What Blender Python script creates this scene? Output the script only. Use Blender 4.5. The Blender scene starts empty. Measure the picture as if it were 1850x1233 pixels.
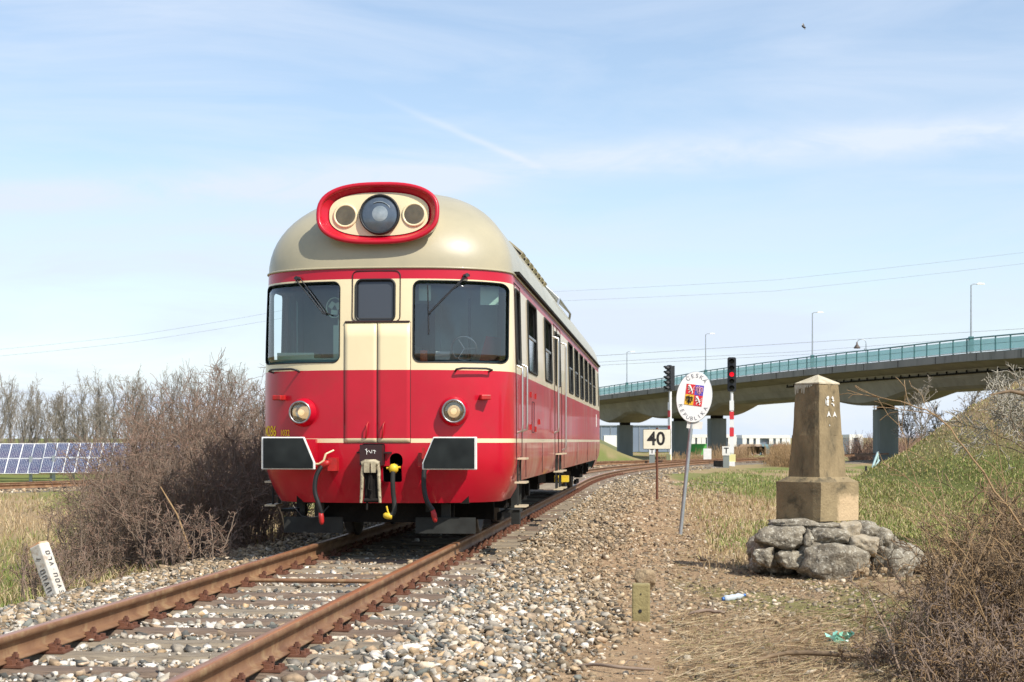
import bpy, math, random
import numpy as np
from mathutils import Vector, Matrix
PI = math.pi
sc = bpy.context.scene
col = sc.collection
R = math.radians
rng = np.random.default_rng(7)
random.seed(7)

# ------------------------------------------------------------------ camera
FPX = 2800.0
CAMZ = 1.13                      # metres above the rail top (z = 0)
cam = bpy.data.cameras.new('camera')
camo = bpy.data.objects.new('camera', cam); col.objects.link(camo)
camo.location = (0, 0, CAMZ); camo.rotation_euler = (R(90), 0, 0)
cam.sensor_width = 36; cam.lens = FPX/1850*36
cam.shift_y = (797-616.5)/1850
cam.clip_start = .1; cam.clip_end = 9000
cam.dof.use_dof = True; cam.dof.focus_distance = 17.5; cam.dof.aperture_fstop = 7.0
sc.camera = camo

# ------------------------------------------------------------------ light
SUN_AZ, SUN_EL = R(43), R(47)        # azimuth to the right of "behind the camera"
sdir = Vector((math.sin(SUN_AZ)*math.cos(SUN_EL), -math.cos(SUN_AZ)*math.cos(SUN_EL), math.sin(SUN_EL)))
sl = bpy.data.lights.new('sun', 'SUN'); sl.energy = 4.9; sl.angle = R(.6); sl.color = (1, .945, .86)
so = bpy.data.objects.new('sun', sl); col.objects.link(so)
so.rotation_euler = (-sdir).to_track_quat('-Z', 'Y').to_euler()
sc.view_settings.view_transform = 'Standard'; sc.view_settings.look = 'None'
sc.view_settings.gamma = 1; sc.view_settings.exposure = 0.28; sc.view_settings.use_curve_mapping = False
try:
    sc.cycles.max_bounces = 7; sc.cycles.transparent_max_bounces = 12; sc.cycles.use_denoising = True
    sc.cycles.sample_clamp_indirect = 4; sc.cycles.sample_clamp_direct = 12; sc.cycles.diffuse_bounces = 3; sc.cycles.glossy_bounces = 3; sc.cycles.transmission_bounces = 4
except Exception: pass

world = bpy.data.worlds.new('World'); sc.world = world; world.use_nodes = True
wn, wl = world.node_tree.nodes, world.node_tree.links
wn.clear()
def N(tree, typ, **kw):
    n = tree.nodes.new(typ)
    for k, v in kw.items():
        if k.startswith('i_'):
            key = k[2:]
            n.inputs[int(key) if key.isdigit() else key.replace('_', ' ')].default_value = v
        else: setattr(n, k, v)
    return n
def M_(tree, op, a, b=None, c=None, clamp=False):
    n = tree.nodes.new('ShaderNodeMath'); n.operation = op; n.use_clamp = clamp
    for i, v in enumerate((a, b, c)):
        if v is None: continue
        if isinstance(v, (int, float)): n.inputs[i].default_value = v
        else: tree.links.new(v, n.inputs[i])
    return n.outputs[0]
def ramp(tree, fac, stops, interp='LINEAR'):
    r = tree.nodes.new('ShaderNodeValToRGB'); r.color_ramp.interpolation = interp
    e = r.color_ramp.elements
    while len(e) < len(stops): e.new(.5)
    for i, (p, c) in enumerate(stops):
        e[i].position = p; e[i].color = tuple(c)+((1,) if len(c) == 3 else ())
    tree.links.new(fac, r.inputs[0]); return r.outputs[0]
def mixc(tree, f, a, b, blend='MIX'):
    n = tree.nodes.new('ShaderNodeMix'); n.data_type = 'RGBA'; n.blend_type = blend
    for i, v in ((0, f), (6, a), (7, b)):
        if isinstance(v, (int, float)): n.inputs[i].default_value = v
        elif isinstance(v, (tuple, list)): n.inputs[i].default_value = tuple(v)+((1,) if len(v) == 3 else ())
        else: tree.links.new(v, n.inputs[i])
    return n.outputs[2]
wt = world.node_tree
sky = N(wt, 'ShaderNodeTexSky', sky_type='NISHITA', sun_disc=False, sun_elevation=SUN_EL,
        sun_rotation=math.atan2(sdir.x, sdir.y), altitude=300, air_density=1.15, dust_density=.35, ozone_density=2.2)
tc = N(wt, 'ShaderNodeTexCoord')
sep = N(wt, 'ShaderNodeSeparateXYZ'); wl.new(tc.outputs['Generated'], sep.inputs[0])
x_, y_, z_ = sep.outputs
front = M_(wt, 'GREATER_THAN', y_, .05)
ysafe = M_(wt, 'MAXIMUM', y_, .05)
p_ = M_(wt, 'DIVIDE', x_, ysafe); q_ = M_(wt, 'DIVIDE', z_, ysafe)
# thin cirrus veil: streaky noise on the sky dome
mp = N(wt, 'ShaderNodeMapping'); mp.inputs['Scale'].default_value = (1.6, 1.6, 9.0); mp.inputs['Rotation'].default_value = (0, R(-5), 0)
wl.new(tc.outputs['Generated'], mp.inputs[0])
n1 = N(wt, 'ShaderNodeTexNoise', i_Scale=2.2, i_Detail=9.0, i_Roughness=.58, i_Distortion=.6); wl.new(mp.outputs[0], n1.inputs[0])
n2 = N(wt, 'ShaderNodeTexNoise', i_Scale=.9, i_Detail=3.0, i_Roughness=.5); wl.new(mp.outputs[0], n2.inputs[0])
v1 = M_(wt, 'MULTIPLY_ADD', n1.outputs[0], 2.6, -1.0, clamp=True)
v2 = M_(wt, 'MULTIPLY_ADD', n2.outputs[0], 2.0, -.45, clamp=True)
veil = M_(wt, 'MULTIPLY', v1, v2)
hz = M_(wt, 'POWER', 2.718, M_(wt, 'MULTIPLY', M_(wt, 'ABSOLUTE', z_), -9.5))
veil = M_(wt, 'MULTIPLY_ADD', veil, 1.0, .14)
veil = M_(wt, 'MULTIPLY_ADD', hz, .60, veil)
# long cloud band
mp3 = N(wt, 'ShaderNodeMapping'); mp3.inputs['Scale'].default_value = (9, 9, 34); wl.new(tc.outputs['Generated'], mp3.inputs[0])
n3 = N(wt, 'ShaderNodeTexNoise', i_Scale=1.0, i_Detail=8.0, i_Roughness=.6, i_Distortion=.8); wl.new(mp3.outputs[0], n3.inputs[0])
n4 = N(wt, 'ShaderNodeTexNoise', i_Scale=3.2, i_Detail=2.0); wl.new(tc.outputs['Generated'], n4.inputs[0])
wob = M_(wt, 'MULTIPLY_ADD', n4.outputs[0], .03, -.015)
line = M_(wt, 'ADD', M_(wt, 'MULTIPLY_ADD', p_, .075, .1765), wob)
dq = M_(wt, 'SUBTRACT', q_, line)
band = M_(wt, 'POWER', 2.718, M_(wt, 'MULTIPLY', M_(wt, 'MULTIPLY', dq, dq), -1/(.0105**2)))
band = M_(wt, 'MULTIPLY', M_(wt, 'MULTIPLY', band, M_(wt, 'MULTIPLY_ADD', n3.outputs[0], 2.4, -.72, clamp=True)), M_(wt, 'MULTIPLY', front, 1.0))
# old contrail
dc = M_(wt, 'SUBTRACT', q_, M_(wt, 'MULTIPLY_ADD', p_, -.435, .1843))
dc = M_(wt, 'ADD', dc, M_(wt, 'MULTIPLY_ADD', n3.outputs[0], .004, -.002))
con = M_(wt, 'POWER', 2.718, M_(wt, 'MULTIPLY', M_(wt, 'MULTIPLY', dc, dc), -1/(.0024**2)))
inr = M_(wt, 'MULTIPLY', M_(wt, 'MULTIPLY_ADD', p_, 14, 1.36, clamp=True), M_(wt, 'MULTIPLY_ADD', p_, -40, 1.1, clamp=True))
con = M_(wt, 'MULTIPLY', M_(wt, 'MULTIPLY', con, inr), M_(wt, 'MULTIPLY', front, .42))
cl = M_(wt, 'ADD', M_(wt, 'ADD', veil, band), con, clamp=True)
CLOUD = (4.7, 5.3, 6.25)
skyc = mixc(wt, cl, sky.outputs[0], CLOUD)
bg = N(wt, 'ShaderNodeBackground', i_Strength=.137); wl.new(skyc, bg.inputs[0])
wo = N(wt, 'ShaderNodeOutputWorld'); wl.new(bg.outputs[0], wo.inputs[0])

# ------------------------------------------------------------------ helpers
def px(x, y, Y): return Vector(((x-925)/FPX*Y, Y, CAMZ-(y-797)/FPX*Y))
def tag(o, label=None, cat=None, group=None, kind=None):
    if label: o['label'] = label
    if cat: o['category'] = cat
    if group: o['group'] = group
    if kind: o['kind'] = kind
    return o
def empty(name, loc=(0, 0, 0), rz=0, rx=0, ry=0):
    o = bpy.data.objects.new(name, None); o.location = loc; o.rotation_euler = (rx, ry, rz)
    o.empty_display_size = .2; col.objects.link(o); return o
def obj(name, me, parent=None, mat=None, loc=None):
    o = bpy.data.objects.new(name, me); col.objects.link(o)
    if mat is not None and len(me.materials) == 0: me.materials.append(mat)
    if parent is not None: o.parent = parent
    if loc is not None: o.location = loc
    return o
def copy_tree(o, parent=None):
    c = o.copy(); col.objects.link(c); c.parent = parent
    for ch in list(o.children): copy_tree(ch, c)
    return c
def npmesh(name, v, f, mat=None, cols=None, smooth=False, mats=None, mi=None):
    v = np.asarray(v, dtype=np.float32); f = np.asarray(f, dtype=np.int32)
    k = f.shape[1]; me = bpy.data.meshes.new(name)
    me.vertices.add(len(v)); me.vertices.foreach_set('co', v.ravel())
    me.loops.add(f.size); me.loops.foreach_set('vertex_index', f.ravel())
    me.polygons.add(len(f)); me.polygons.foreach_set('loop_start', np.arange(0, f.size, k, dtype=np.int32))
    if smooth: me.polygons.foreach_set('use_smooth', np.ones(len(f), dtype=bool))
    if mats:
        for m in mats: me.materials.append(m)
    elif mat: me.materials.append(mat)
    if mi is not None: me.polygons.foreach_set('material_index', np.asarray(mi, dtype=np.int32))
    if cols is not None:
        a = me.color_attributes.new('Col', 'FLOAT_COLOR', 'POINT')
        c4 = np.ones((len(v), 4), dtype=np.float32); c4[:, :3] = cols; a.data.foreach_set('color', c4.ravel())
    me.update(calc_edges=True); return me
class MB:
    """collects simple solids; build() links them as one mesh object"""
    def __init__(s): s.v = []; s.f = []; s.m = []; s.sm = []
    def add(s, vs, fs, mi=0, smooth=False):
        b = len(s.v); s.v += [tuple(v) for v in vs]
        for f in fs: s.f.append(tuple(b+i for i in f)); s.m.append(mi); s.sm.append(smooth)
        return s
    def box(s, c, d, mi=0, rz=0, rot=None, taper=1.0, bev=0):
        x, y, z = d[0]/2, d[1]/2, d[2]/2; c = Vector(c)
        vs = []
        for sz in (-1, 1):
            t = taper if sz > 0 else 1
            for sx, sy in ((-1, -1), (1, -1), (1, 1), (-1, 1)): vs.append(Vector((sx*x*t, sy*y*t, sz*z)))
        m = rot if rot is not None else Matrix.Rotation(rz, 3, 'Z')
        vs = [m @ v+c for v in vs]
        return s.add(vs, [(3, 2, 1, 0), (4, 5, 6, 7), (0, 1, 5, 4), (1, 2, 6, 5), (2, 3, 7, 6), (3, 0, 4, 7)], mi)
    def tube(s, pts, r, n=8, mi=0, cap=True, closed=False, smooth=True):
        pts = [Vector(p) for p in pts]; k = len(pts)
        rs = r if isinstance(r, (list, tuple)) else [r]*k
        ring = []; up0 = None
        for i, p in enumerate(pts):
            if closed: t = pts[(i+1) % k]-pts[i-1]
            else: t = pts[min(i+1, k-1)]-pts[max(i-1, 0)]
            if t.length < 1e-9: t = Vector((0, 0, 1))
            t.normalize()
            if up0 is None: up0 = Vector((0, 0, 1)) if abs(t.z) < .9 else Vector((1, 0, 0))
            a = up0-t*up0.dot(t)
            if a.length < 1e-6: a = t.orthogonal()
            a.normalize(); up0 = a; b = t.cross(a)
            ring.append([p+(a*math.cos(2*PI*j/n)+b*math.sin(2*PI*j/n))*rs[i] for j in range(n)])
        vs = [v for rg in ring for v in rg]; fs = []
        m = k if closed else k-1
        for i in range(m):
            for j in range(n):
                a, b = i*n+j, i*n+(j+1) % n
                c, d = ((i+1) % k)*n+(j+1) % n, ((i+1) % k)*n+j
                fs.append((a, b, c, d))
        s.add(vs, fs, mi, smooth)
        if cap and not closed:
            s.add(ring[0], [tuple(range(n))[::-1]], mi); s.add(ring[-1], [tuple(range(n))], mi)
        return s
    def cyl(s, a, b, r, r2=None, n=16, mi=0, smooth=True): return s.tube([a, b], [r, r if r2 is None else r2], n, mi, True, False, smooth)
    def lathe(s, prof, c, axis=Vector((0, 0, 1)), n=24, mi=0, smooth=True):
        """prof: [(r, h)] along the axis"""
        axis = Vector(axis).normalized(); a = axis.orthogonal().normalized(); b = axis.cross(a); c = Vector(c)
        vs = []; fs = []
        for r, h in prof:
            for j in range(n): vs.append(c+axis*h+(a*math.cos(2*PI*j/n)+b*math.sin(2*PI*j/n))*max(r, 1e-4))
        for i in range(len(prof)-1):
            for j in range(n): fs.append((i*n+j, i*n+(j+1) % n, (i+1)*n+(j+1) % n, (i+1)*n+j))
        return s.add(vs, fs, mi, smooth)
    def prism(s, poly, ext, mi=0):
        """poly: list of 3D points (planar), ext: extrusion vector"""
        e = Vector(ext); n = len(poly); a = [Vector(p) for p in poly]; vs = a+[p+e for p in a]
        fs = [tuple(range(n))[::-1], tuple(range(n, 2*n))]+[(i, (i+1) % n, n+(i+1) % n, n+i) for i in range(n)]
        return s.add(vs, fs, mi)
    def mesh(s, name, mats):
        me = bpy.data.meshes.new(name); me.from_pydata(s.v, [], s.f)
        for m in (mats if isinstance(mats, (list, tuple)) else [mats]): me.materials.append(m)
        me.polygons.foreach_set('material_index', s.m); me.polygons.foreach_set('use_smooth', s.sm)
        me.update(); return me
    def build(s, name, mats, parent=None, loc=None): return obj(name, s.mesh(name, mats), parent, None, loc)
def bevel(o, w, seg=2):
    m = o.modifiers.new('bevel', 'BEVEL'); m.width = w; m.segments = seg; m.limit_method = 'ANGLE'; m.angle_limit = R(35); return o
def rrect(x0, x1, z0, z1, r, n=5):
    out = []
    for cx, cz, a0 in ((x1-r, z0+r, -90), (x1-r, z1-r, 0), (x0+r, z1-r, 90), (x0+r, z0+r, 180)):
        for i in range(n+1):
            a = R(a0+90*i/n); out.append((cx+r*math.cos(a), cz+r*math.sin(a)))
    return out
def textmesh(s, size=1, ext=.0, extrude=0.0):
    cu = bpy.data.curves.new('t', 'FONT'); cu.body = s; cu.size = size; cu.extrude = extrude; cu.offset = ext
    cu.align_x = 'CENTER'; cu.align_y = 'CENTER'; cu.resolution_u = 3
    o = bpy.data.objects.new('t', cu); col.objects.link(o)
    dg = bpy.context.evaluated_depsgraph_get(); dg.update()
    me = bpy.data.meshes.new_from_object(o.evaluated_get(dg)); bpy.data.objects.remove(o); bpy.data.curves.remove(cu)
    return me

# ------------------------------------------------------------------ materials
def mat(name, c1, c2=None, scale=5, rough=.6, metal=0, bump=0, bscale=None, coat=0, detail=6, lo=.35, hi=.65,
        c3=None, s3=40, f3=.5, attr=False, stretch=None, spec=.5, alpha=None, emit=None, rvar=0, trans=None):
    m = bpy.data.materials.new(name); m.use_nodes = True; t = m.node_tree; t.nodes.clear()
    b = N(t, 'ShaderNodeBsdfPrincipled'); o = N(t, 'ShaderNodeOutputMaterial'); t.links.new(b.outputs[0], o.inputs[0])
    b.inputs['Roughness'].default_value = rough; b.inputs['Metallic'].default_value = metal
    b.inputs['Coat Weight'].default_value = coat; b.inputs['Coat Roughness'].default_value = .05
    b.inputs['Specular IOR Level'].default_value = spec
    tcn = N(t, 'ShaderNodeTexCoord'); src = tcn.outputs['Object']
    if stretch:
        mpn = N(t, 'ShaderNodeMapping'); mpn.inputs['Scale'].default_value = stretch; t.links.new(src, mpn.inputs[0]); src = mpn.outputs[0]
    c = None
    if attr:
        a = N(t, 'ShaderNodeAttribute', attribute_name='Col'); c = a.outputs['Color']
        if c2:   # c2: variation amount
            nz = N(t, 'ShaderNodeTexNoise', i_Scale=scale, i_Detail=detail); t.links.new(src, nz.inputs[0])
            c = mixc(t, 1.0, c, ramp(t, nz.outputs[0], [(lo, c1), (hi, c2)]), 'MULTIPLY')
    elif c2:
        nz = N(t, 'ShaderNodeTexNoise', i_Scale=scale, i_Detail=detail, i_Roughness=.6); t.links.new(src, nz.inputs[0])
        c = ramp(t, nz.outputs[0], [(lo, c1), (hi, c2)])
        if rvar: t.links.new(M_(t, 'MULTIPLY_ADD', nz.outputs[0], rvar, rough-rvar/2, clamp=True), b.inputs['Roughness'])
    if c3 is not None:
        nz3 = N(t, 'ShaderNodeTexNoise', i_Scale=s3, i_Detail=4.0, i_Roughness=.7); t.links.new(src, nz3.inputs[0])
        f = ramp(t, nz3.outputs[0], [(.52, (0, 0, 0)), (.66, (f3,)*3)])
        c = mixc(t, f, c if c is not None else tuple(c1), c3)
    if c is not None: t.links.new(c, b.inputs['Base Color'])
    else: b.inputs['Base Color'].default_value = tuple(c1)+(1,)
    if bump:
        nb = N(t, 'ShaderNodeTexNoise', i_Scale=bscale or scale*4, i_Detail=6.0, i_Roughness=.65); t.links.new(src, nb.inputs[0])
        bp = N(t, 'ShaderNodeBump', i_Strength=1.0, i_Distance=bump); t.links.new(nb.outputs[0], bp.inputs['Height']); t.links.new(bp.outputs[0], b.inputs['Normal'])
    if emit: b.inputs['Emission Color'].default_value = tuple(emit[:3])+(1,); b.inputs['Emission Strength'].default_value = emit[3]
    if trans:     # leafy / translucent glass sheet
        tr = N(t, 'ShaderNodeBsdfTransparent'); tr.inputs[0].default_value = tuple(trans[:3])+(1,)
        mx = N(t, 'ShaderNodeMixShader'); mx.inputs[0].default_value = trans[3]
        t.links.new(b.outputs[0], mx.inputs[1]); t.links.new(tr.outputs[0], mx.inputs[2]); t.links.new(mx.outputs[0], o.inputs[0])
    return m
def glassmat(name, tint, refl=.07, rough=.02):
    m = bpy.data.materials.new(name); m.use_nodes = True; t = m.node_tree; t.nodes.clear()
    tr = N(t, 'ShaderNodeBsdfTransparent'); tr.inputs[0].default_value = tuple(tint)+(1,)
    gl = N(t, 'ShaderNodeBsdfGlossy'); gl.inputs['Roughness'].default_value = rough
    lw = N(t, 'ShaderNodeFresnel', i_IOR=1.5)
    f = M_(t, 'ADD', lw.outputs[0], refl-.04, clamp=True)
    mx = N(t, 'ShaderNodeMixShader'); t.links.new(f, mx.inputs[0]); t.links.new(tr.outputs[0], mx.inputs[1]); t.links.new(gl.outputs[0], mx.inputs[2])
    o = N(t, 'ShaderNodeOutputMaterial'); t.links.new(mx.outputs[0], o.inputs[0]); return m
MT = {}
MT['red'] = mat('red_paint', (.50, .004, .022), (.44, .003, .017), 1.6, .34, coat=.38, spec=.35, c3=(.36, .02, .02), s3=2.4, f3=.35, bump=.0015, bscale=3.0)
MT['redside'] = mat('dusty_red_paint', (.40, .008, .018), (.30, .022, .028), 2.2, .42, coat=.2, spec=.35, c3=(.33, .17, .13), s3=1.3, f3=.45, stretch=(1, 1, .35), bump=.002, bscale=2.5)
MT['redlow'] = mat('dusty_red_lower', (.36, .03, .03), (.36, .14, .11), 2.0, .45, coat=.25, c3=(.42, .25, .18), s3=1.8, f3=.6, stretch=(1, 1, .35), bump=.002, bscale=2.5)
MT['cream'] = mat('cream_paint', (.80, .68, .42), (.76, .63, .38), 1.5, .35, coat=.4, bump=.001, bscale=3)
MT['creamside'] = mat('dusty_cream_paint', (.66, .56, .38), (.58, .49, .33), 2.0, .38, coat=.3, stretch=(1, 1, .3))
MT['roof'] = mat('khaki_roof_paint', (.42, .37, .24), (.35, .315, .21), 1.3, .40, coat=.25, bump=.003, bscale=2.2, rvar=.15)
MT['rubber'] = mat('black_rubber', (.012, .013, .013), rough=.55)
MT['seam'] = mat('dark_seam', (.03, .008, .008), rough=.6)
MT['steel'] = mat('worn_steel', (.45, .45, .44), (.3, .3, .3), 20, .35, metal=.9)
MT['chrome'] = mat('bright_handrail', (.62, .60, .56), rough=.3, metal=.9)
MT['grime'] = mat('black_grime', (.010, .009, .008), (.022, .019, .016), 4, .85, spec=.15, bump=.004)
MT['greybar'] = mat('grey_green_steel', (.04, .042, .038), (.022, .022, .020), 4, .7, spec=.2)
MT['white'] = mat('white_paint', (.78, .77, .72), (.68, .66, .6), 8, .45)
MT['black'] = mat('black_paint', (.015, .016, .018), (.03, .03, .032), 8, .4)
MT['yellow'] = mat('yellow_paint', (.78, .55, .03), (.65, .42, .03), 12, .45)
MT['redgloss'] = mat('bright_red_fitting', (.50, .012, .012), (.30, .02, .015), 14, .5)
MT['teal'] = mat('cab_teal', (.22, .36, .33), rough=.55)
MT['cabgrey'] = mat('cab_grey_green', (.30, .42, .43), (.25, .36, .37), 3, .6)
MT['mint'] = mat('pale_mint', (.50, .66, .52), rough=.5)
MT['glass'] = glassmat('windscreen_glass', (.86, .96, .96), .13)
MT['glassgrey'] = mat('dull_pane', (.05, .055, .065), rough=.12, spec=.6)
MT['glasslow'] = glassmat('dusty_lower_pane', (.30, .33, .36), .42, .15)
MT['glassside'] = glassmat('side_pane', (.55, .6, .62), .16)
MT['lens'] = mat('lamp_glass', (.42, .40, .34), (.30, .28, .23), 60, .12, coat=1.0, bump=.002, bscale=90)
MT['lensblue'] = mat('blue_grey_lens', (.075, .10, .13), (.035, .05, .07), 5, .22, coat=1, spec=.8)
MT['lensdark'] = mat('dark_lens', (.075, .055, .018), (.12, .09, .04), 8, .18, coat=1)
MT['bulb'] = mat('lit_lamp', (.9, .75, .5), rough=.3, emit=(1, .70, .40, 1.1))
MT['reflector'] = mat('reflector', (.6, .6, .58), rough=.12, metal=1)
MT['rust'] = mat('rusty_rail', (.17, .080, .038), (.27, .145, .070), 3.5, .62, metal=.15, bump=.0015, bscale=60, c3=(.36, .24, .12), s3=5, f3=.6)
MT['railtop'] = mat('rusty_rail_head', (.33, .135, .055), (.42, .19, .085), 6, .34, metal=.25, stretch=(1, .1, 1))
MT['rustdark'] = mat('dark_rust', (.10, .038, .022), (.17, .068, .035), 14, .8, bump=.003)
MT['wood'] = mat('weathered_sleeper', (.30, .245, .17), (.20, .155, .105), 6, .85, bump=.006, bscale=30, stretch=(.5, 6, 6), c3=(.08, .06, .045), s3=9, f3=.8)
MT['woodb'] = mat('brown_sleeper', (.21, .15, .105), (.14, .095, .065), 6, .85, bump=.006, bscale=30, stretch=(.5, 6, 6), c3=(.06, .045, .03), s3=9, f3=.8)
MT['concrete'] = mat('bridge_concrete', (.34, .315, .26), (.26, .24, .20), .35, .85, bump=.01, bscale=3, c3=(.17, .165, .14), s3=.9, f3=.5)
MT['concedge'] = mat('bridge_edge_concrete', (.25, .24, .22), (.20, .195, .18), .5, .85, c3=(.12, .115, .10), s3=1.1, f3=.75, stretch=(1, 1, .15))
MT['pier'] = mat('pier_concrete', (.23, .25, .23), (.17, .19, .175), .6, .85, stretch=(1, 1, .25))
MT['tealpanel'] = mat('teal_glass_panel', (.42, .66, .66), rough=.25, spec=.4, trans=(.75, .93, .93, .45))
MT['tealsteel'] = mat('teal_steel', (.06, .17, .17), rough=.5)
MT['galv'] = mat('galvanised_steel', (.42, .45, .47), (.34, .37, .39), 12, .4, metal=.5)
MT['stone'] = mat('lichen_rubble', (.13, .11, .08), (.33, .285, .21), 7, .92, bump=.035, bscale=22, c3=(.56, .52, .42), s3=24, f3=.95)
MT['stonelight'] = mat('pale_rubble', (.44, .37, .26), (.28, .23, .16), 5, .9, bump=.02, bscale=18, c3=(.5, .45, .36), s3=20, f3=.6)
MT['mortar'] = mat('crumbled_mortar', (.42, .31, .18), (.28, .20, .12), 9, .95, bump=.03, bscale=20)
MT['twig'] = mat('grey_brown_twig', (.18, .125, .090), (.275, .205, .150), 3, .85)
MT['twigred'] = mat('reddish_twig', (.24, .140, .10), (.34, .22, .155), 3, .8)
MT['twigtan'] = mat('tan_bramble', (.24, .145, .065), (.36, .24, .12), 5, .8)
MT['twigdark'] = mat('dark_bramble', (.12, .078, .045), (.24, .165, .095), 5, .85)  # browns darkened so the heap's inner shadow is in the colour
MT['twigpale'] = mat('pale_lichen_twig', (.42, .39, .31), (.30, .27, .22), 9, .9)
MT['bark'] = mat('hazed_tree_bark', (.24, .205, .165), (.32, .28, .22), 1, .9)  # bark greyed and paled, distance haze put into the colour
MT['blade'] = mat('grass_blades', (1, 1, 1), attr=True, rough=.75, spec=.2)
MT['gravel'] = mat('crushed_stone', (.7, .7, .7), (1.25, 1.22, 1.18), 22, .88, attr=True, spec=.3, bump=.004, bscale=60)
# ------------------------------------------------------------------ ground shape
TA = .0984                                   # track direction: tan of the angle to the view axis
ALPHA = math.atan(TA); CA, SA = math.cos(ALPHA), math.sin(ALPHA)
def xc(Y):
    Y = np.asarray(Y, float)
    k = np.clip(Y-45, 0, 62)
    return -1.405+TA*(Y-17)+k*k/370+np.clip(Y-107, 0, None)*(62/185)
def xc2(Y):
    Y = np.asarray(Y, float); return -16.8+.63*(Y-51)
def z2(Y): return np.interp(Y, [51, 88], [-.28, .0])      # rail top of the second track
def sstep(a, b, x):
    t = np.clip((np.asarray(x, float)-a)/(b-a), 0, 1); return t*t*(3-2*t)
_ph = rng.uniform(0, 6.28, (7, 2)); _kk = rng.normal(0, 1, (7, 2))
def lump(X, Y, s):
    o = 0
    for i in range(7): o = o+np.sin((X*_kk[i, 0]+Y*_kk[i, 1])*s*(1+.35*i)+_ph[i, 0])/(1+.5*i)
    return o/2.2
def ground(X, Y, rough=True):
    X = np.asarray(X, float); Y = np.asarray(Y, float)
    d = (X-xc(Y))*CA
    fl = 1-sstep(100, 118, Y)*0
    z = np.interp(d, [-14, -8, -4.6, -3.1, -2.3, -1.85, 1.75, 2.3, 3.2, 5, 9], [-.62, -.75, -.72, -.47, -.27, -.205, -.205, -.275, -.325, -.33, -.30])
    e = (xc2(Y)-X)*.846                      # >0: beyond the second track
    drop = sstep(3, 9, e)*sstep(48, 60, Y)*(1-sstep(-12, 0, X))
    z = z-1.55*drop
    z = z-.45*sstep(90, 130, Y)*sstep(-8, 4, X)
    # bed of the second track
    ae = np.abs(e); w2 = (1-sstep(1.9, 4.2, ae))*sstep(20, 30, Y)*(1-sstep(86, 92, Y))*(d < -3)
    z = z*(1-w2)+w2*(z2(Y)-.2)
    # grassy bank on the right
    zt = 1.10*np.interp(X+.22, [6.0, 8.2, 9.25, 9.62, 10.35, 10.95, 11.65, 12.75, 14.55, 21.5, 41.5, 71.5], [0, .10, .48, .80, 1.19, 1.61, 2.09, 2.64, 3.38, 3.97, 3.57, 0])
    g = sstep(14, 36, Y)*(1-sstep(38, 46.4, Y))
    z = z+zt*g
    # rough ground near the brambles
    z = z+.25*sstep(2.6, 4.5, X)*(1-sstep(13, 17, Y))*sstep(2, 6, Y)
    # low yellow bank behind the railcar
    z = z+2.3*np.exp(-((X-6.8)/4.2)**2-((Y-150)/9)**2)
    # far rise
    z = z+sstep(700, 2500, Y)*7
    if rough:
        off = sstep(2.2, 3.4, np.abs(d))*(ae > 2.4)
        amp = np.clip(Y/60, .25, 1.6)
        z = z+off*(lump(X, Y, 1.3)*.035*amp+lump(X, Y, 4.1)*.014)
    return z
def uneven(a, n, k, c): 
    u = np.linspace(-math.asinh(a/k), math.asinh(a/k), n); return k*np.sinh(u)+c
gx = uneven(3200, 420, 4.0, 1.0)
gy = uneven(3200, 470, 6.0, 13.0)
GX, GY = np.meshgrid(gx, gy); GZ = ground(GX, GY)
V = np.stack([GX, GY, GZ], -1).reshape(-1, 3)
nx, ny = len(gx), len(gy)
I = (np.arange(ny-1)[:, None]*nx+np.arange(nx-1)[None, :]).ravel()
F = np.stack([I, I+1, I+nx+1, I+nx], -1)
def covers(X, Y):
    """weights: ballast, green, straw (the rest is bare brown dirt)"""
    d = (X-xc(Y))*CA; e = np.abs((xc2(Y)-X)*.846)
    wob = lump(X, Y, .8)*.45
    bal = 1-sstep(1.8, 2.75, d+wob*.7); bal = bal*sstep(-2.75, -2.1, d)
    bal = np.maximum(bal, (1-sstep(1.9, 2.8, e))*(Y > 18)*(Y < 96)*(d < -2))
    n = lump(X*1.0, Y*.55, .55); n2 = lump(X+31, Y*.6-9, 1.3)
    right = sstep(2.7, 4.2, d+wob*1.2)
    gr = right*np.clip(.42+n*.75+.35*n2, 0, 1)*sstep(15, 22, Y)
    st = right*np.clip(.55-n*.7, 0, 1)*sstep(13, 20, Y)*(Y < 60)
    hill = sstep(5.2, 6.8, X)*sstep(14, 20, Y)*(Y < 70)
    st = st*(1-.6*hill)+hill*sstep(9.3, 11.5, X)*.8
    gr = np.where(hill > 0, np.maximum(gr, hill*(.80+.22*n)*(1-.6*sstep(9.3, 11.5, X))), gr)
    left = sstep(-2.6, -3.4, d)
    gr = gr+left*np.clip(.40+n*.6, 0, .8); st = st+left*np.clip(.62-n*.5, 0, 1)
    far = sstep(58, 75, Y)*(e > 2.8); fl_ = .45+.5*(X < -12); gr = np.maximum(gr, far*fl_); st = st*(1-far*.8)+far*(X > -12)*.5
    yb = np.exp(-((X-7)/6.5)**2-((Y-150)/11)**2); st = np.maximum(st, np.clip(yb*1.6, 0, 1)); gr = np.maximum(gr, np.clip(yb*.9, 0, .55))
    moss = np.clip(n2*1.5-.10, 0, .8)*right*(Y < 19)
    gr = np.maximum(gr, moss*.75)
    return bal, np.clip(gr, 0, 1), np.clip(st, 0, 1)
b_, g_, s_ = covers(GX, GY)
cw = np.stack([b_, g_, s_], -1).reshape(-1, 3)
gm = bpy.data.materials.new('ground_cover'); gm.use_nodes = True; t = gm.node_tree; t.nodes.clear()
bs = N(t, 'ShaderNodeBsdfPrincipled', i_Roughness=.95); bs.inputs['Specular IOR Level'].default_value = .15
oo = N(t, 'ShaderNodeOutputMaterial'); t.links.new(bs.outputs[0], oo.inputs[0])
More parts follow.
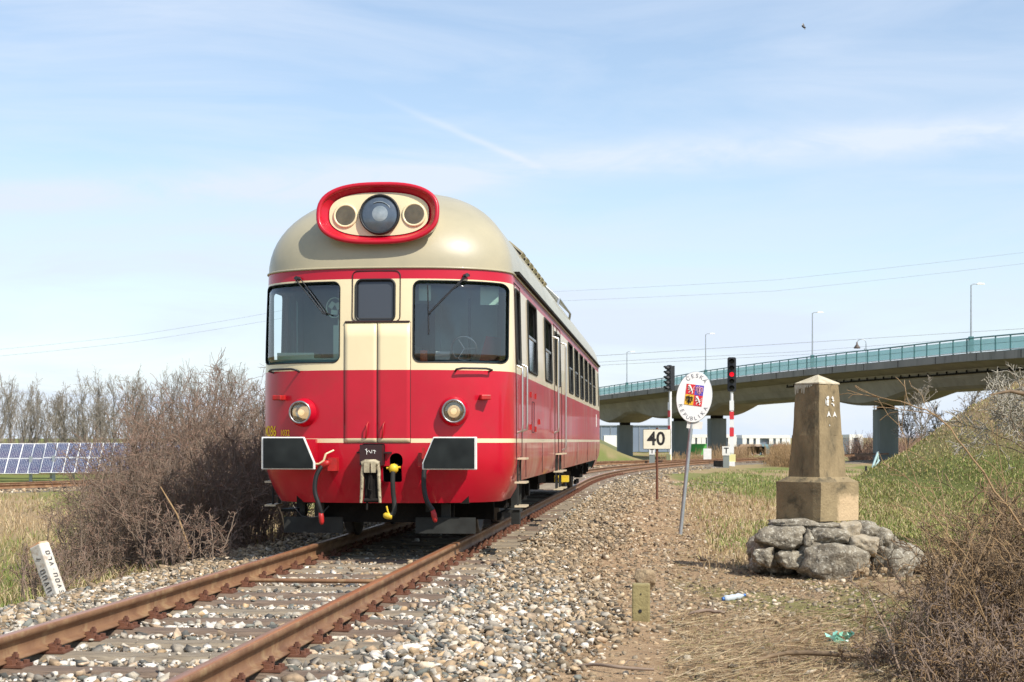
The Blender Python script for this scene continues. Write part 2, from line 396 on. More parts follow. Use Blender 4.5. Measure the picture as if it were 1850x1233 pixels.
at = N(t, 'ShaderNodeAttribute', attribute_name='Col'); sp = N(t, 'ShaderNodeSeparateColor'); t.links.new(at.outputs['Color'], sp.inputs[0])
tcn = N(t, 'ShaderNodeTexCoord')
def noi(s, det=5, rg=.6):
    n = N(t, 'ShaderNodeTexNoise', i_Scale=s, i_Detail=det, i_Roughness=rg); t.links.new(tcn.outputs['Object'], n.inputs[0]); return n.outputs[0]
nA, nB, nC = noi(.9), noi(9., 8, .7), noi(48., 4, .7)
dirt = mixc(t, ramp(t, nB, [(.35, (0,)*3), (.65, (1,)*3)]), (.27, .172, .098), (.46, .325, .195))
dirt = mixc(t, ramp(t, nA, [(.4, (0,)*3), (.7, (.55,)*3)]), dirt, (.36, .235, .125))
dirt = mixc(t, ramp(t, nC, [(.3, (.6,)*3), (.5, (0,)*3)]), dirt, (.14, .092, .058))
vor = N(t, 'ShaderNodeTexVoronoi', i_Scale=21.0); t.links.new(tcn.outputs['Object'], vor.inputs[0])
bal = ramp(t, vor.outputs['Color'], [(.0, (.09, .085, .075)), (.4, (.22, .19, .15)), (.7, (.33, .28, .21)), (1, (.50, .46, .38))])
bal = mixc(t, ramp(t, vor.outputs['Distance'], [(.02, (0,)*3), (.05, (.75,)*3)]), bal, mixc(t, .5, bal, (.10, .075, .05)))
grs = mixc(t, ramp(t, nB, [(.35, (0,)*3), (.65, (1,)*3)]), (.12, .15, .035), (.22, .22, .07))
strw = mixc(t, ramp(t, nB, [(.35, (0,)*3), (.65, (1,)*3)]), (.26, .18, .09), (.42, .31, .175))
c = mixc(t, sp.outputs[2], dirt, strw)
c = mixc(t, ramp(t, M_(t, 'ADD', sp.outputs[1], M_(t, 'MULTIPLY_ADD', nB, .6, -.3)), [(.35, (0,)*3), (.7, (1,)*3)]), c, grs)
c = mixc(t, ramp(t, M_(t, 'ADD', sp.outputs[0], M_(t, 'MULTIPLY_ADD', nB, .5, -.25)), [(.4, (0,)*3), (.6, (1,)*3)]), c, bal)
t.links.new(c, bs.inputs['Base Color'])
bp = N(t, 'ShaderNodeBump', i_Strength=1.0, i_Distance=.03); t.links.new(M_(t, 'ADD', nB, M_(t, 'MULTIPLY', nC, .5)), bp.inputs['Height']); t.links.new(bp.outputs[0], bs.inputs['Normal'])
tag(obj('ground', npmesh('ground', V, F, gm, cw, smooth=True)), kind='structure')

# ------------------------------------------------------------------ loose stones (real crushed rock)
def ico(sub=0):
    p = (1+5**.5)/2
    v = [(-1, p, 0), (1, p, 0), (-1, -p, 0), (1, -p, 0), (0, -1, p), (0, 1, p), (0, -1, -p), (0, 1, -p), (p, 0, -1), (p, 0, 1), (-p, 0, -1), (-p, 0, 1)]
    f = [(0, 11, 5), (0, 5, 1), (0, 1, 7), (0, 7, 10), (0, 10, 11), (1, 5, 9), (5, 11, 4), (11, 10, 2), (10, 7, 6), (7, 1, 8), (3, 9, 4), (3, 4, 2), (3, 2, 6), (3, 6, 8), (3, 8, 9), (4, 9, 5), (2, 4, 11), (6, 2, 10), (8, 6, 7), (9, 8, 1)]
    v = [np.array(a, float)/np.linalg.norm(a) for a in v]
    for _ in range(sub):
        nf = []; cache = {}
        def mid(a, b):
            k = (min(a, b), max(a, b))
            if k not in cache:
                m = v[a]+v[b]; v.append(m/np.linalg.norm(m)); cache[k] = len(v)-1
            return cache[k]
        for a, b, c_ in f:
            ab, bc, ca = mid(a, b), mid(b, c_), mid(c_, a)
            nf += [(a, ab, ca), (b, bc, ab), (c_, ca, bc), (ab, bc, ca)]
        f = nf
    return np.array(v), np.array(f)
ICO0, ICO1, ICO2, ICO3 = ico(0), ico(1), ico(2), ico(3)
def stones(P, size, cols, base=ICO0, flat=.66, jit=.30, sink=.08):
    n = len(P); bv, bf = base; m = len(bv)
    th = rng.uniform(0, 6.28, n); ph = rng.uniform(0, 6.28, n); 
    v = bv[None]*(1+rng.normal(0, jit, (n, m, 1)))
    # random tilt then stretch
    sx = rng.uniform(.8, 1.65, n)[:, None]; sy = rng.uniform(.55, 1.1, n)[:, None]; sz = rng.uniform(.35, .95, n)[:, None]*flat/.7
    x, y, z = v[..., 0]*sx, v[..., 1]*sy, v[..., 2]*sz
    tl = rng.normal(0, .35, n)[:, None]; x, z = x*np.cos(tl)-z*np.sin(tl), x*np.sin(tl)+z*np.cos(tl)
    c, s = np.cos(th)[:, None], np.sin(th)[:, None]; x, y = x*c-y*s, x*s+y*c
    S = size[:, None]; v = np.stack([x*S, y*S, z*S], -1)+P[:, None, :]
    v[..., 2] += (size*sink)[:, None]
    f = bf[None]+(np.arange(n)*m)[:, None, None]
    return v.reshape(-1, 3), f.reshape(-1, 3), np.repeat(cols, m, 0)
PALW = np.array([(.66, .61, .53), (.45, .40, .32), (.31, .27, .215), (.20, .18, .15), (.12, .12, .11), (.33, .24, .155), (.44, .31, .18), (.18, .185, .16), (.50, .38, .26)])
PALT = np.array([(.40, .31, .20), (.32, .24, .15), (.26, .19, .12), (.20, .155, .10), (.14, .11, .075), (.34, .245, .145), (.52, .44, .33), (.27, .22, .155), (.42, .31, .19)])
def pick(pal, n, w=None):
    k = rng.choice(len(pal), n, p=None if w is None else np.array(w)/sum(w)); c = pal[k]
    return c*rng.uniform(.8, 1.18, (n, 1))
SP = .62
S0 = 7.0                                             # first sleeper, arc length measured in Y/CA
def sleeper_gap(Y):
    """distance to the nearest sleeper centre along the track"""
    s = (Y-S0)/CA; return np.abs((s+SP/2) % SP-SP/2)
def scatter_ballast(Y0, Y1, dens, dmin, dmax, smin, smax):
    out = []
    area = (Y1-Y0)*(dmax-dmin); n = int(area*dens)
    Y = rng.uniform(Y0, Y1, n); d = rng.uniform(dmin, dmax, n); X = xc(Y)+d/CA
    s = (smin*(smax/smin)**(rng.random(n)**2.3))
    return X, Y, d, s
def ballast_object(name, label, parts, base, pal_fn, far=False):
    Xs, Ys, Ds, Ss = [np.concatenate([p[i] for p in parts]) for i in range(4)]
    bal, _, _ = covers(Xs, Ys)
    prob = np.clip(bal, .0, 1)
    inner = np.abs(Ds) < 1.28
    yt = Ys+Ds*SA                                         # rows are square to the track
    sg = sleeper_gap(yt)
    onsl = (np.abs(Ds) < 1.30) & (sg < .148)
    keep = rng.random(len(Xs)) < prob
    keep &= ~(onsl & (rng.random(len(Xs)) < .965))
    nr = (np.abs(np.abs(Ds)-.7535) < .10)
    keep &= ~nr
    keep &= ~((rng.random(len(Xs)) < .30) & inner)
    Xs, Ys, Ds, Ss, onsl, inner = Xs[keep], Ys[keep], Ds[keep], Ss[keep], onsl[keep], inner[keep]
    Z = ground(Xs, Ys, True)
    Z = np.where(onsl, -.160, Z+np.where(inner, .0, .01)+rng.uniform(-.01, .02, len(Xs)))
    Ss = np.where(onsl, Ss*.75, Ss)
    P = np.stack([Xs, Ys, Z], -1)
    cols = pal_fn(Xs, Ys, Ds)
    v, f, c_ = stones(P, Ss, cols, base)
    o = obj(name, npmesh(name, v, f, MT['gravel'], c_)); tag(o, label, None, None, 'stuff'); return o
def pal_ball(X, Y, D):
    n = len(X); a = pick(PALW, n, [4, 3.5, 3, 2.5, 1.8, 2.0, 1.8, 2.0, 1.8]); b = pick(PALT, n)
    m = .30+sstep(11, 19, Y)*.8+sstep(1.9, 2.9, D)*.6-(np.abs(D) < 1.4)*.45; m = (rng.random(n) < m)[:, None]
    return np.where(m, b, a)
ballast_object('ballast', 'grey white and tan crushed stone ballast around the near rails', [
    scatter_ballast(6.6, 13, 1050, -2.9, 4.2, .010, .047),
    scatter_ballast(13, 19, 900, -2.9, 4.2, .010, .042)], ICO0, pal_ball)
ballast_object('ballast', 'dusty tan crushed stone ballast beside and beyond the railcar', [
    scatter_ballast(19, 30, 480, 1.3, 4.2, .012, .042), scatter_ballast(19, 30, 90, -3.0, 1.3, .02, .045),
    scatter_ballast(30, 48, 150, .4, 4.6, .02, .045), scatter_ballast(48, 80, 30, -2.8, 3.6, .03, .06)], ICO0, pal_ball)
# pebbles and clods on the dirt path
n = 7500
Y = 7.5*(24/7.5)**rng.random(n); X = rng.uniform(-.2, .34, n)*Y
X = np.where(X < xc(Y)+2.2, xc(Y)+2.2+rng.random(n)*2.6, X)
P = np.stack([X, Y, ground(X, Y)+.0], -1)
v, f, c_ = stones(P, .005*(5.0**rng.random(n)**2.6)*(.8+Y/25), pick(PALT, n)*.95, ICO0, sink=.1)
tag(obj('pebbles', npmesh('pebbles', v, f, MT['gravel'], c_)), 'small tan pebbles and clods strewn over the dirt path', None, None, 'stuff')
n = 9000; Y = 12*(55/12)**rng.random(n); X = xc(Y)+2.0+rng.random(n)**1.3*3.0
P = np.stack([X, Y, ground(X, Y)], -1); v, f, c_ = stones(P, .009*(3.5**rng.random(n)**1.8)*(.7+Y/45), pick(PALT, n), ICO0, sink=.1)
tag(obj('pebbles', npmesh('pebbles', v, f, MT['gravel'], c_)), 'tan gravel thinning out towards the sign pole', None, None, 'stuff')

# ------------------------------------------------------------------ blades of grass and straw
def blades(P, h, w, lean, cols, curl=.5):
    n = len(P); a = rng.uniform(0, 6.28, n); la = rng.uniform(0, 6.28, n)
    wx, wy = np.cos(a)*w/2, np.sin(a)*w/2
    lx, ly = np.cos(la)*lean*h, np.sin(la)*lean*h
    z0 = np.zeros(n)
    v = np.zeros((n, 5, 3))
    v[:, 0] = P+np.stack([-wx, -wy, z0], -1); v[:, 1] = P+np.stack([wx, wy, z0], -1)
    m = P+np.stack([lx*.35, ly*.35, h*.6], -1)
    v[:, 2] = m+np.stack([wx*.8, wy*.8, z0], -1); v[:, 3] = m-np.stack([wx*.8, wy*.8, z0], -1)
    v[:, 4] = P+np.stack([lx, ly, h*(1-curl*lean*.5)], -1)
    b = np.arange(n)[:, None]*5
    f = np.concatenate([b+np.array([[0, 1, 2]]), b+np.array([[0, 2, 3]]), b+np.array([[3, 2, 4]])], 0)
    return v.reshape(-1, 3), f, np.repeat(cols, 5, 0)
GREEN = np.array([(.15, .21, .045), (.19, .24, .06), (.23, .25, .075), (.12, .17, .035)])
OLIVE = np.array([(.26, .25, .08), (.31, .28, .10), (.21, .22, .06), (.36, .31, .14)])
STRAW = np.array([(.46, .34, .19), (.38, .27, .145), (.54, .43, .27), (.32, .22, .12), (.42, .33, .18)])
def grass_field(name, label, n, Yr, rr, which, hs, ws, filt=None, powr=1.0, lean=(.2, .9)):
    Y = Yr[0]*(Yr[1]/Yr[0])**(rng.random(n)**powr); X = rng.uniform(*rr, n)*Y
    bal, gr, st = covers(X, Y)
    u = rng.random(n)
    if which == 'green': k = u < gr*.95*(1-bal)
    elif which == 'straw': k = u < st*.95*(1-bal)
    else: k = u > bal
    if filt is not None: k &= filt(X, Y)
    X, Y = X[k], Y[k]; m = len(X)
    g = {'green': GREEN, 'straw': STRAW}.get(which, OLIVE)
    c1 = pick(g, m); c2 = pick(OLIVE, m); c3 = pick(STRAW, m); q = rng.random(m)[:, None]
    lm = (lump(X, Y, .9)*.25)[:, None]
    if which == 'green': cc = np.where(q+lm < (.28 if 'bank' in name else .5), c1, np.where(q < .82, c2, c3))
    elif which == 'straw': cc = np.where(q < .9, c1, c2)
    else: cc = np.where(q+lm < .4, c2, np.where(q < .8, c3, pick(GREEN, m)))
    P = np.stack([X, Y, ground(X, Y)-.005], -1)
    h = rng.uniform(*hs, m); w = rng.uniform(*ws, m)*(.6+Y/28)
    v, f, c_ = blades(P, h, w, rng.uniform(*lean, m), cc)
    tag(obj(name, npmesh(name, v, f, MT['blade'], c_)), label, None, None, 'stuff')
hillf = lambda X, Y: X > 5.0+.02*Y
pathf = lambda X, Y: ((X-xc(Y)) > 4.1) & (X < 8.5)
leftf = lambda X, Y: (X-xc(Y)) < -2.9
grass_field('bank_grass', 'short green and tan grass covering the bank on the right', 95000, (15, 46), (.18, .36), 'green', (.03, .08), (.006, .012), hillf)
grass_field('bank_straw', 'dry tan grass mixed into the bank on the right', 26000, (17, 46), (.20, .36), 'straw', (.03, .09), (.005, .010), hillf)
grass_field('verge_grass', 'green grass patches between the path and the stone monument', 30000, (19, 75), (.07, .25), 'green', (.05, .15), (.006, .011), lambda X, Y: ((X-xc(Y)) > 3.7))
grass_field('verge_straw', 'tall dry straw between the path and the stone monument', 30000, (17.5, 60), (.07, .25), 'straw', (.04, .17), (.004, .008), lambda X, Y: ((X-xc(Y)) > 3.5))
grass_field('field_straw', 'tan dry weeds in the field left of the track', 42000, (13, 62), (-.40, -.10), 'straw', (.05, .22), (.004, .009), leftf)
grass_field('field_grass', 'green grass patches in the field left of the track', 34000, (13, 62), (-.40, -.10), 'green', (.05, .16), (.006, .010), leftf)
grass_field('path_moss', 'low moss and thin grass on the dirt by the path', 16000, (8, 19), (-.02, .36), 'green', (.006, .035), (.003, .006), lambda X, Y: (X-xc(Y)) > 3.0)
# flat straw litter
def litter(name, label, n, Yr, rr, L, col_, filt, wd=(.003, .007), zup=.012):
    Y = Yr[0]*(Yr[1]/Yr[0])**rng.random(n); X = rng.uniform(*rr, n)*Y
    bal, _, _ = covers(X, Y); k = (rng.random(n) > bal*.93) & filt(X, Y); X, Y = X[k], Y[k]; n = len(X)
    a = rng.uniform(0, 3.14, n); l = rng.uniform(*L, n)/2; w = rng.uniform(*wd, n)/2
    d = np.stack([np.cos(a), np.sin(a)], -1); s_ = np.stack([-d[:, 1], d[:, 0]], -1)
    A = np.stack([X, Y], -1)-d*l[:, None]; B = np.stack([X, Y], -1)+d*l[:, None]
    za = ground(A[:, 0], A[:, 1])+rng.uniform(.002, zup, n); zb = ground(B[:, 0], B[:, 1])+rng.uniform(.002, zup*2, n)
    v = np.zeros((n, 4, 3)); v[:, 0, :2] = A-s_*w[:, None]; v[:, 1, :2] = A+s_*w[:, None]; v[:, 2, :2] = B+s_*w[:, None]*.6; v[:, 3, :2] = B-s_*w[:, None]*.6
    v[:, 0, 2] = za; v[:, 1, 2] = za+w; v[:, 2, 2] = zb+w; v[:, 3, 2] = zb
    f = np.arange(n)[:, None]*4+np.arange(4)[None]
    tag(obj(name, npmesh(name, v.reshape(-1, 3), f, MT['blade'], np.repeat(pick(col_, n), 4, 0))), label, None, None, 'stuff')
rf = lambda X, Y: (X-xc(Y)) > 3.1
litter('straw_litter', 'dead grass stalks lying over the dirt on the right', 42000, (7.6, 60), (-.02, .34), (.015, .09), np.concatenate([STRAW*.85, STRAW*.45, STRAW*.6, OLIVE*.7]), rf, (.002, .005))
litter('dark_litter', 'dark brown dead stems lying over the dirt on the right', 9000, (7.6, 22), (-.05, .36), (.015, .12), STRAW*.35, rf, (.002, .005))
litter('long_stalks', 'long pale dead stalks lying over the dirt near the brambles', 5200, (7.6, 13), (.06, .36), (.10, .30), STRAW*.8, rf, (.002, .004), .03)
# ------------------------------------------------------------------ railway track
def railprof():
    """(u, z) of a flat-bottom rail, top at z = 0"""
    h = [(-.036, -.006), (-.030, 0), (.030, 0), (.036, -.006), (.036, -.036), (.0085, -.048), (.0085, -.118), (.030, -.130), (.0675, -.138), (.0675, -.149), (-.0675, -.149), (-.0675, -.138), (-.030, -.130), (-.0085, -.118), (-.0085, -.048), (-.036, -.036)]
    return h
def sweep_rail(name, pts, off, parent, zof=None, label=None):
    pr = railprof(); n = len(pr); vs = []; fs = []; mi = []
    k = len(pts)
    for i, (x, y) in enumerate(pts):
        a = pts[max(i-1, 0)]; b = pts[min(i+1, k-1)]
        tx, ty = b[0]-a[0], b[1]-a[1]; l = math.hypot(tx, ty); nx_, ny_ = ty/l, -tx/l
        z0 = zof(y) if zof else 0
        for u, z in pr: vs.append((x+nx_*(off+u), y+ny_*(off+u), z+z0))
    for i in range(k-1):
        for j in range(n):
            fs.append((i*n+j, i*n+(j+1) % n, (i+1)*n+(j+1) % n, (i+1)*n+j)); mi.append(1 if j == 1 else 0)
    me = npmesh(name, vs, fs, mats=[MT['rust'], MT['railtop']], mi=mi)
    o = obj(name, me, parent)
    if label: o['label'] = label
    return o
ys = np.concatenate([np.arange(-4, 44, 4.0), np.arange(44, 150, 2.0)])
cpts = [(float(xc(y)), float(y)) for y in ys]
track = tag(empty('railway_track', (0, 0, 0)), 'rusty main line track that runs under the red railcar and curves right', 'railway track')
sweep_rail('rail', cpts, -.7535, track); sweep_rail('rail', cpts, .7535, track)
def sleeper_mesh(mt, seed, L=2.5):
    r = random.Random(seed); vs = []; fs = []; nseg = 9
    prof = [(-.125, -.06), (-.128, .045), (-.095, .072), (-.03, .078), (.04, .077), (.098, .070), (.126, .042), (.124, -.06)]
    for i in range(nseg+1):
        u = -L/2+L*i/nseg
        dz = r.uniform(-.005, .004); dw = r.uniform(.94, 1.03)
        for a, b in prof: vs.append((u+r.uniform(-.006, .006), a*dw+r.uniform(-.004, .004), b+dz+r.uniform(-.004, .004)))
    n = len(prof)
    for i in range(nseg):
        for j in range(n-1): fs.append((i*n+j, (i+1)*n+j, (i+1)*n+j+1, i*n+j+1))
    fs.append(tuple(range(n))); fs.append(tuple(range(nseg*n, nseg*n+n))[::-1])
    me = bpy.data.meshes.new('sleeper'); me.from_pydata(vs, [], fs); me.materials.append(mt); me.update(); return me
slm = [sleeper_mesh(MT['wood'], 1), sleeper_mesh(MT['wood'], 2), sleeper_mesh(MT['woodb'], 3), sleeper_mesh(MT['wood'], 4), sleeper_mesh(MT['woodb'], 5)]
def plate():
    m = MB(); m.box((0, 0, .006), (.34, .16, .014))
    for s in (-1, 1):
        m.box((s*.086, 0, .026), (.035, .11, .028))                     # clip
        m.box((s*.078, 0, .045), (.05, .07, .014))
        m.cyl((s*.098, 0, .02), (s*.098, 0, .082), .013, n=6, smooth=False)
        m.cyl((s*.098, 0, .052), (s*.098, 0, .070), .022, n=6, smooth=False)
        m.cyl((s*.145, .045, .010), (s*.145, .045, .034), .019, n=6, smooth=False)
        m.cyl((s*.145, -.045, .010), (s*.145, -.045, .034), .019, n=6, smooth=False)
    return m.mesh('rail_chair', MT['rustdark'])
plm = plate()
def lay_sleepers(parent, fx, Ya, Yb, zof, slope_fn, plates_to=60, sp=SP, L=2.5):
    y = Ya; i = 0
    while y < Yb:
        tx = slope_fn(y); ang = -math.atan(tx); X = float(fx(y))
        o = obj('sleeper', slm[(i*3+i//4) % 5], parent); o.location = (X, y, zof(y)-.244+random.uniform(-.004, .004)); o.rotation_euler = (random.uniform(-.01, .01), 0, ang+random.uniform(-.012, .012))
        if y < plates_to:
            for s in (-1, 1):
                p = obj('rail_chair', plm, o); p.location = (s*.7535, 0, .0775)
        y += sp*math.cos(math.atan(tx)); i += 1
lay_sleepers(track, xc, S0, 100, lambda y: 0.0, lambda y: float((xc(y+.5)-xc(y-.5))))
# cross rods in front of the railcar
m = MB(); a = Vector((float(xc(13.95)), 13.95, -.13))
m.tube([a+Vector((-.70*CA, .70*SA, 0)), a+Vector((.70*CA, -.70*SA, 0))], .02, 8); m.build('tie_rod', MT['rust'], track)
y2 = np.arange(26, 106, 4.0)
p2 = [(float(xc2(y)), float(y)) for y in y2]
track2 = tag(empty('railway_track', (0, 0, 0)), 'second rusty track passing behind the railcar and joining the main line', 'railway track')
zz2 = lambda y: float(z2(y))
sweep_rail('rail', p2, -.7535, track2, zz2); sweep_rail('rail', p2, .7535, track2, zz2)
lay_sleepers(track2, xc2, 30, 88, zz2, lambda y: .63, plates_to=0, sp=.9)
n = 9000; Y = rng.uniform(30, 90, n); e = rng.uniform(-2.4, 2.4, n); X = xc2(Y)-e/.846
P = np.stack([X, Y, ground(X, Y)+.01], -1); k = np.abs(np.abs(e)-.75) > .12
v, f, c_ = stones(P[k], rng.uniform(.03, .07, k.sum()), pick(PALT, k.sum())*1.05, ICO0)
tag(obj('ballast', npmesh('ballast', v, f, MT['gravel'], c_)), 'pale crushed stone under the second track', None, None, 'stuff')
# ------------------------------------------------------------------ red railcar
TY0 = 16.6; TL = 24.1; W0 = 1.412
car = tag(empty('railcar', (float(xc(TY0)), TY0, 0), rz=-ALPHA), 'red and cream diesel railcar with rounded nose standing on the rusty track', 'railcar')
def zpar(z):
    """half width, nose set-back and nose depth at height z"""
    if z <= 2.99:
        w, n0 = W0, 0.0
        if z < .95: k = max(.95-z, 0)/.49; w -= .15*k**1.8; n0 += .13*k**1.7
        if z > 1.7: k = (z-1.7)/1.29; w -= .030*k; n0 += .045*k*k
        return w, n0, .80
    t = math.asin(min((z-2.99)/1.06, .9999)); return roofpar(t)
def roofpar(t):
    c = math.cos(t); return (W0-.030)*c**.92, .045+1.85*(1-c)**1.05, .80*(.35+.65*c)
PE, QE = 2.5, 2.1
def front_s(x, z, par=None):
    w, n0, a = par or zpar(z); r = min(abs(x)/w, 1.0)
    return n0+a*(1-(1-r**PE)**(1/QE))
NF, NS = 26, 64
def outline(par, L=TL):
    """closed plan outline (x, s), counter-clockwise from nose centre over the right side"""
    w, n0, a = par; q = []
    for i in range(NF+1):
        th = min(PI/2*i/NF, PI/2-1e-9); q.append((w*math.sin(th)**(2/PE), n0+a*(1-math.cos(th)**(2/QE))))
    s1 = n0+a
    mid = [(w, s1+(L-2*s1)*i/NS) for i in range(1, NS)]
    q = q+mid+[(x, L-s) for x, s in q[::-1]]
    return q+[(-x, s) for x, s in q[::-1][1:-1]]
def off_out(pts, o):
    if o == 0: return pts
    n = len(pts); out = []
    for i in range(n):
        a, b = pts[i-1], pts[(i+1) % n]; tx, ty = b[0]-a[0], b[1]-a[1]; l = math.hypot(tx, ty) or 1
        out.append((pts[i][0]-ty/l*o, pts[i][1]+tx/l*o))      # inwards
    return out
zl = [.46, .50, .56, .63, .70, .78, .86, .95, 1.05, 1.11, 1.156, 1.3, 1.5, 1.7, 1.8, 1.89, 1.93, 2.0, 2.2, 2.4, 2.6, 2.8, 2.87, 2.93, 2.99]
levels = [(z, zpar(z)) for z in zl]
for i in range(1, 19): 
    t = R(89.3)*(i/18)**1.0; levels.append((2.99+1.06*math.sin(t), roofpar(t)))
WALL = .034
Vb = []; Fb = []; Mb = []
NO = len(outline(levels[0][1]))
for z, par in levels:
    Vb += [(x, s, z) for x, s in outline(par)]
nl = len(levels)
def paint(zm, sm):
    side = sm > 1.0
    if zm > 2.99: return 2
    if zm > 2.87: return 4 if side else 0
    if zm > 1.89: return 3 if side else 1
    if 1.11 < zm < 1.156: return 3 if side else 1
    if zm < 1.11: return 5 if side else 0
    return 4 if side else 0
for li in range(nl-1):
    zm = (levels[li][0]+levels[li+1][0])/2
    for j in range(NO):
        a, b = li*NO+j, li*NO+(j+1) % NO
        sm = (Vb[a][1]+Vb[b][1])/2
        Fb.append((a, b, b+NO, a+NO)); Mb.append(paint(zm, sm))
top0 = (nl-1)*NO; h = NO//2
for j in range(h):                                       # close the ridge
    a, b = top0+j, top0+j+1; c_, d_ = top0+(NO-j-1) % NO, top0+(NO-j) % NO
    f = [a, b, c_, d_]; g = []
    [g.append(q) for q in f if q not in g]
    if len(g) > 2: Fb.append(tuple(g)); Mb.append(2)
base = len(Vb)
inl = [(z, p) for z, p in levels if z < 4.0]
for z, par in inl:
    zz = z if z == .46 else z-.0
    Vb += [(x, s, min(zz, 3.9)) for x, s in off_out(outline(par), WALL)]
ni = len(inl)
for li in range(ni-1):
    for j in range(NO):
        a, b = base+li*NO+j, base+li*NO+(j+1) % NO
        Fb.append((a+NO, b+NO, b, a)); Mb.append(6)
Fb.append(tuple(base+(ni-1)*NO+j for j in range(NO))[::-1]); Mb.append(6)
for j in range(NO):
    a, b = j, (j+1) % NO
    Fb.append((b, a, base+a, base+b)); Mb.append(6)
me = bpy.data.meshes.new('body'); me.from_pydata(Vb, [], Fb)
bm_ = ['red', 'cream', 'roof', 'creamside', 'redside', 'redlow', 'cabgrey', 'rubber']
for m_ in bm_: me.materials.append(MT[m_])
me.polygons.foreach_set('material_index', Mb); me.update()
body = obj('body', me, car)
# openings
FW = [(-1.372, -.415, 1.975, 2.845, .075), (.385, 1.355, 1.975, 2.850, .075)]
CW = (-.235, .185, 2.415, 2.862, .065)
SIDEW = [(2.5, 3.8), (5.2, 6.5), (10.6, 11.8), (12.42, 13.62), (14.24, 15.44), (16.06, 17.26), (17.88, 19.08), (19.7, 20.9)]
SZ = (1.985, 2.85)
cut = MB()
def cutter_y(x0, x1, z0, z1, r, s0, s1, n=5):
    pl = [(x, s0, z) for x, z in rrect(x0, x1, z0, z1, r, n)]; cut.prism(pl[::-1], (0, s1-s0, 0), 0)
for x0, x1, z0, z1, r in FW: cutter_y(x0, x1, z0, z1, r, -.5, 1.2)
cutter_y(*CW, -.5, .5)
for x0, x1, z0, z1, r in FW: cutter_y(x0, x1, z0, z1, r, TL-1.2, TL+.5)
for a, b in SIDEW:
    pl = [(-2, s, z) for s, z in rrect(a, b, SZ[0], SZ[1], .05, 3)]; cut.prism(pl, (4, 0, 0), 0)
for a, b in ((.96, 1.48), (TL-1.48, TL-.96)):
    pl = [(-2, s, z) for s, z in rrect(a, b, 2.0, 2.84, .09, 4)]; cut.prism(pl, (4, 0, 0), 0)
for a, b in ((7.2, 7.68), (7.86, 8.34)):
    pl = [(-2, s, z) for s, z in rrect(a, b, 2.0, 2.80, .05, 3)]; cut.prism(pl, (4, 0, 0), 0)
# raised skirt between nose and tail
cut.prism([(-2, 1.55, .3), (-2, 1.95, .66), (-2, TL-1.95, .66), (-2, TL-1.55, .3)][::-1], (4, 0, 0), 0)
cutter_y(-.165, .085, .87, 1.10, .02, -.5, .5, 2)              # coupler pocket
cutter_y(.135, .275, .83, 1.0, .068, -.5, .5, 6)
cutter_y(.06, .262, .69, .86, .02, -.5, .52, 2)
cme = cut.mesh('cutter', MT['rubber'])
cutter = bpy.data.objects.new('cutter', cme); col.objects.link(cutter)
# same material order so that cut faces become dark rubber
cme.materials.clear()
for m_ in bm_: cme.materials.append(MT[m_])
cme.polygons.foreach_set('material_index', [7]*len(cme.polygons))
body.parent = None
md = body.modifiers.new('cut', 'BOOLEAN'); md.object = cutter; md.operation = 'DIFFERENCE'; md.solver = 'EXACT'; md.use_self = True
dg = bpy.context.evaluated_depsgraph_get(); dg.update()
nm = bpy.data.meshes.new_from_object(body.evaluated_get(dg)); body.modifiers.clear()
if len(nm.polygons) > 500: body.data = nm
print('body polys', len(nm.polygons))
nm.name = 'body'
bpy.data.objects.remove(cutter); body.parent = car
mi_ = np.zeros(len(body.data.polygons), dtype=np.int32); body.data.polygons.foreach_get('material_index', mi_)
body.data.polygons.foreach_set('use_smooth', (mi_ < 6)); 
try: body.data.set_sharp_from_angle(angle=R(40))
except Exception as e_: print(e_)

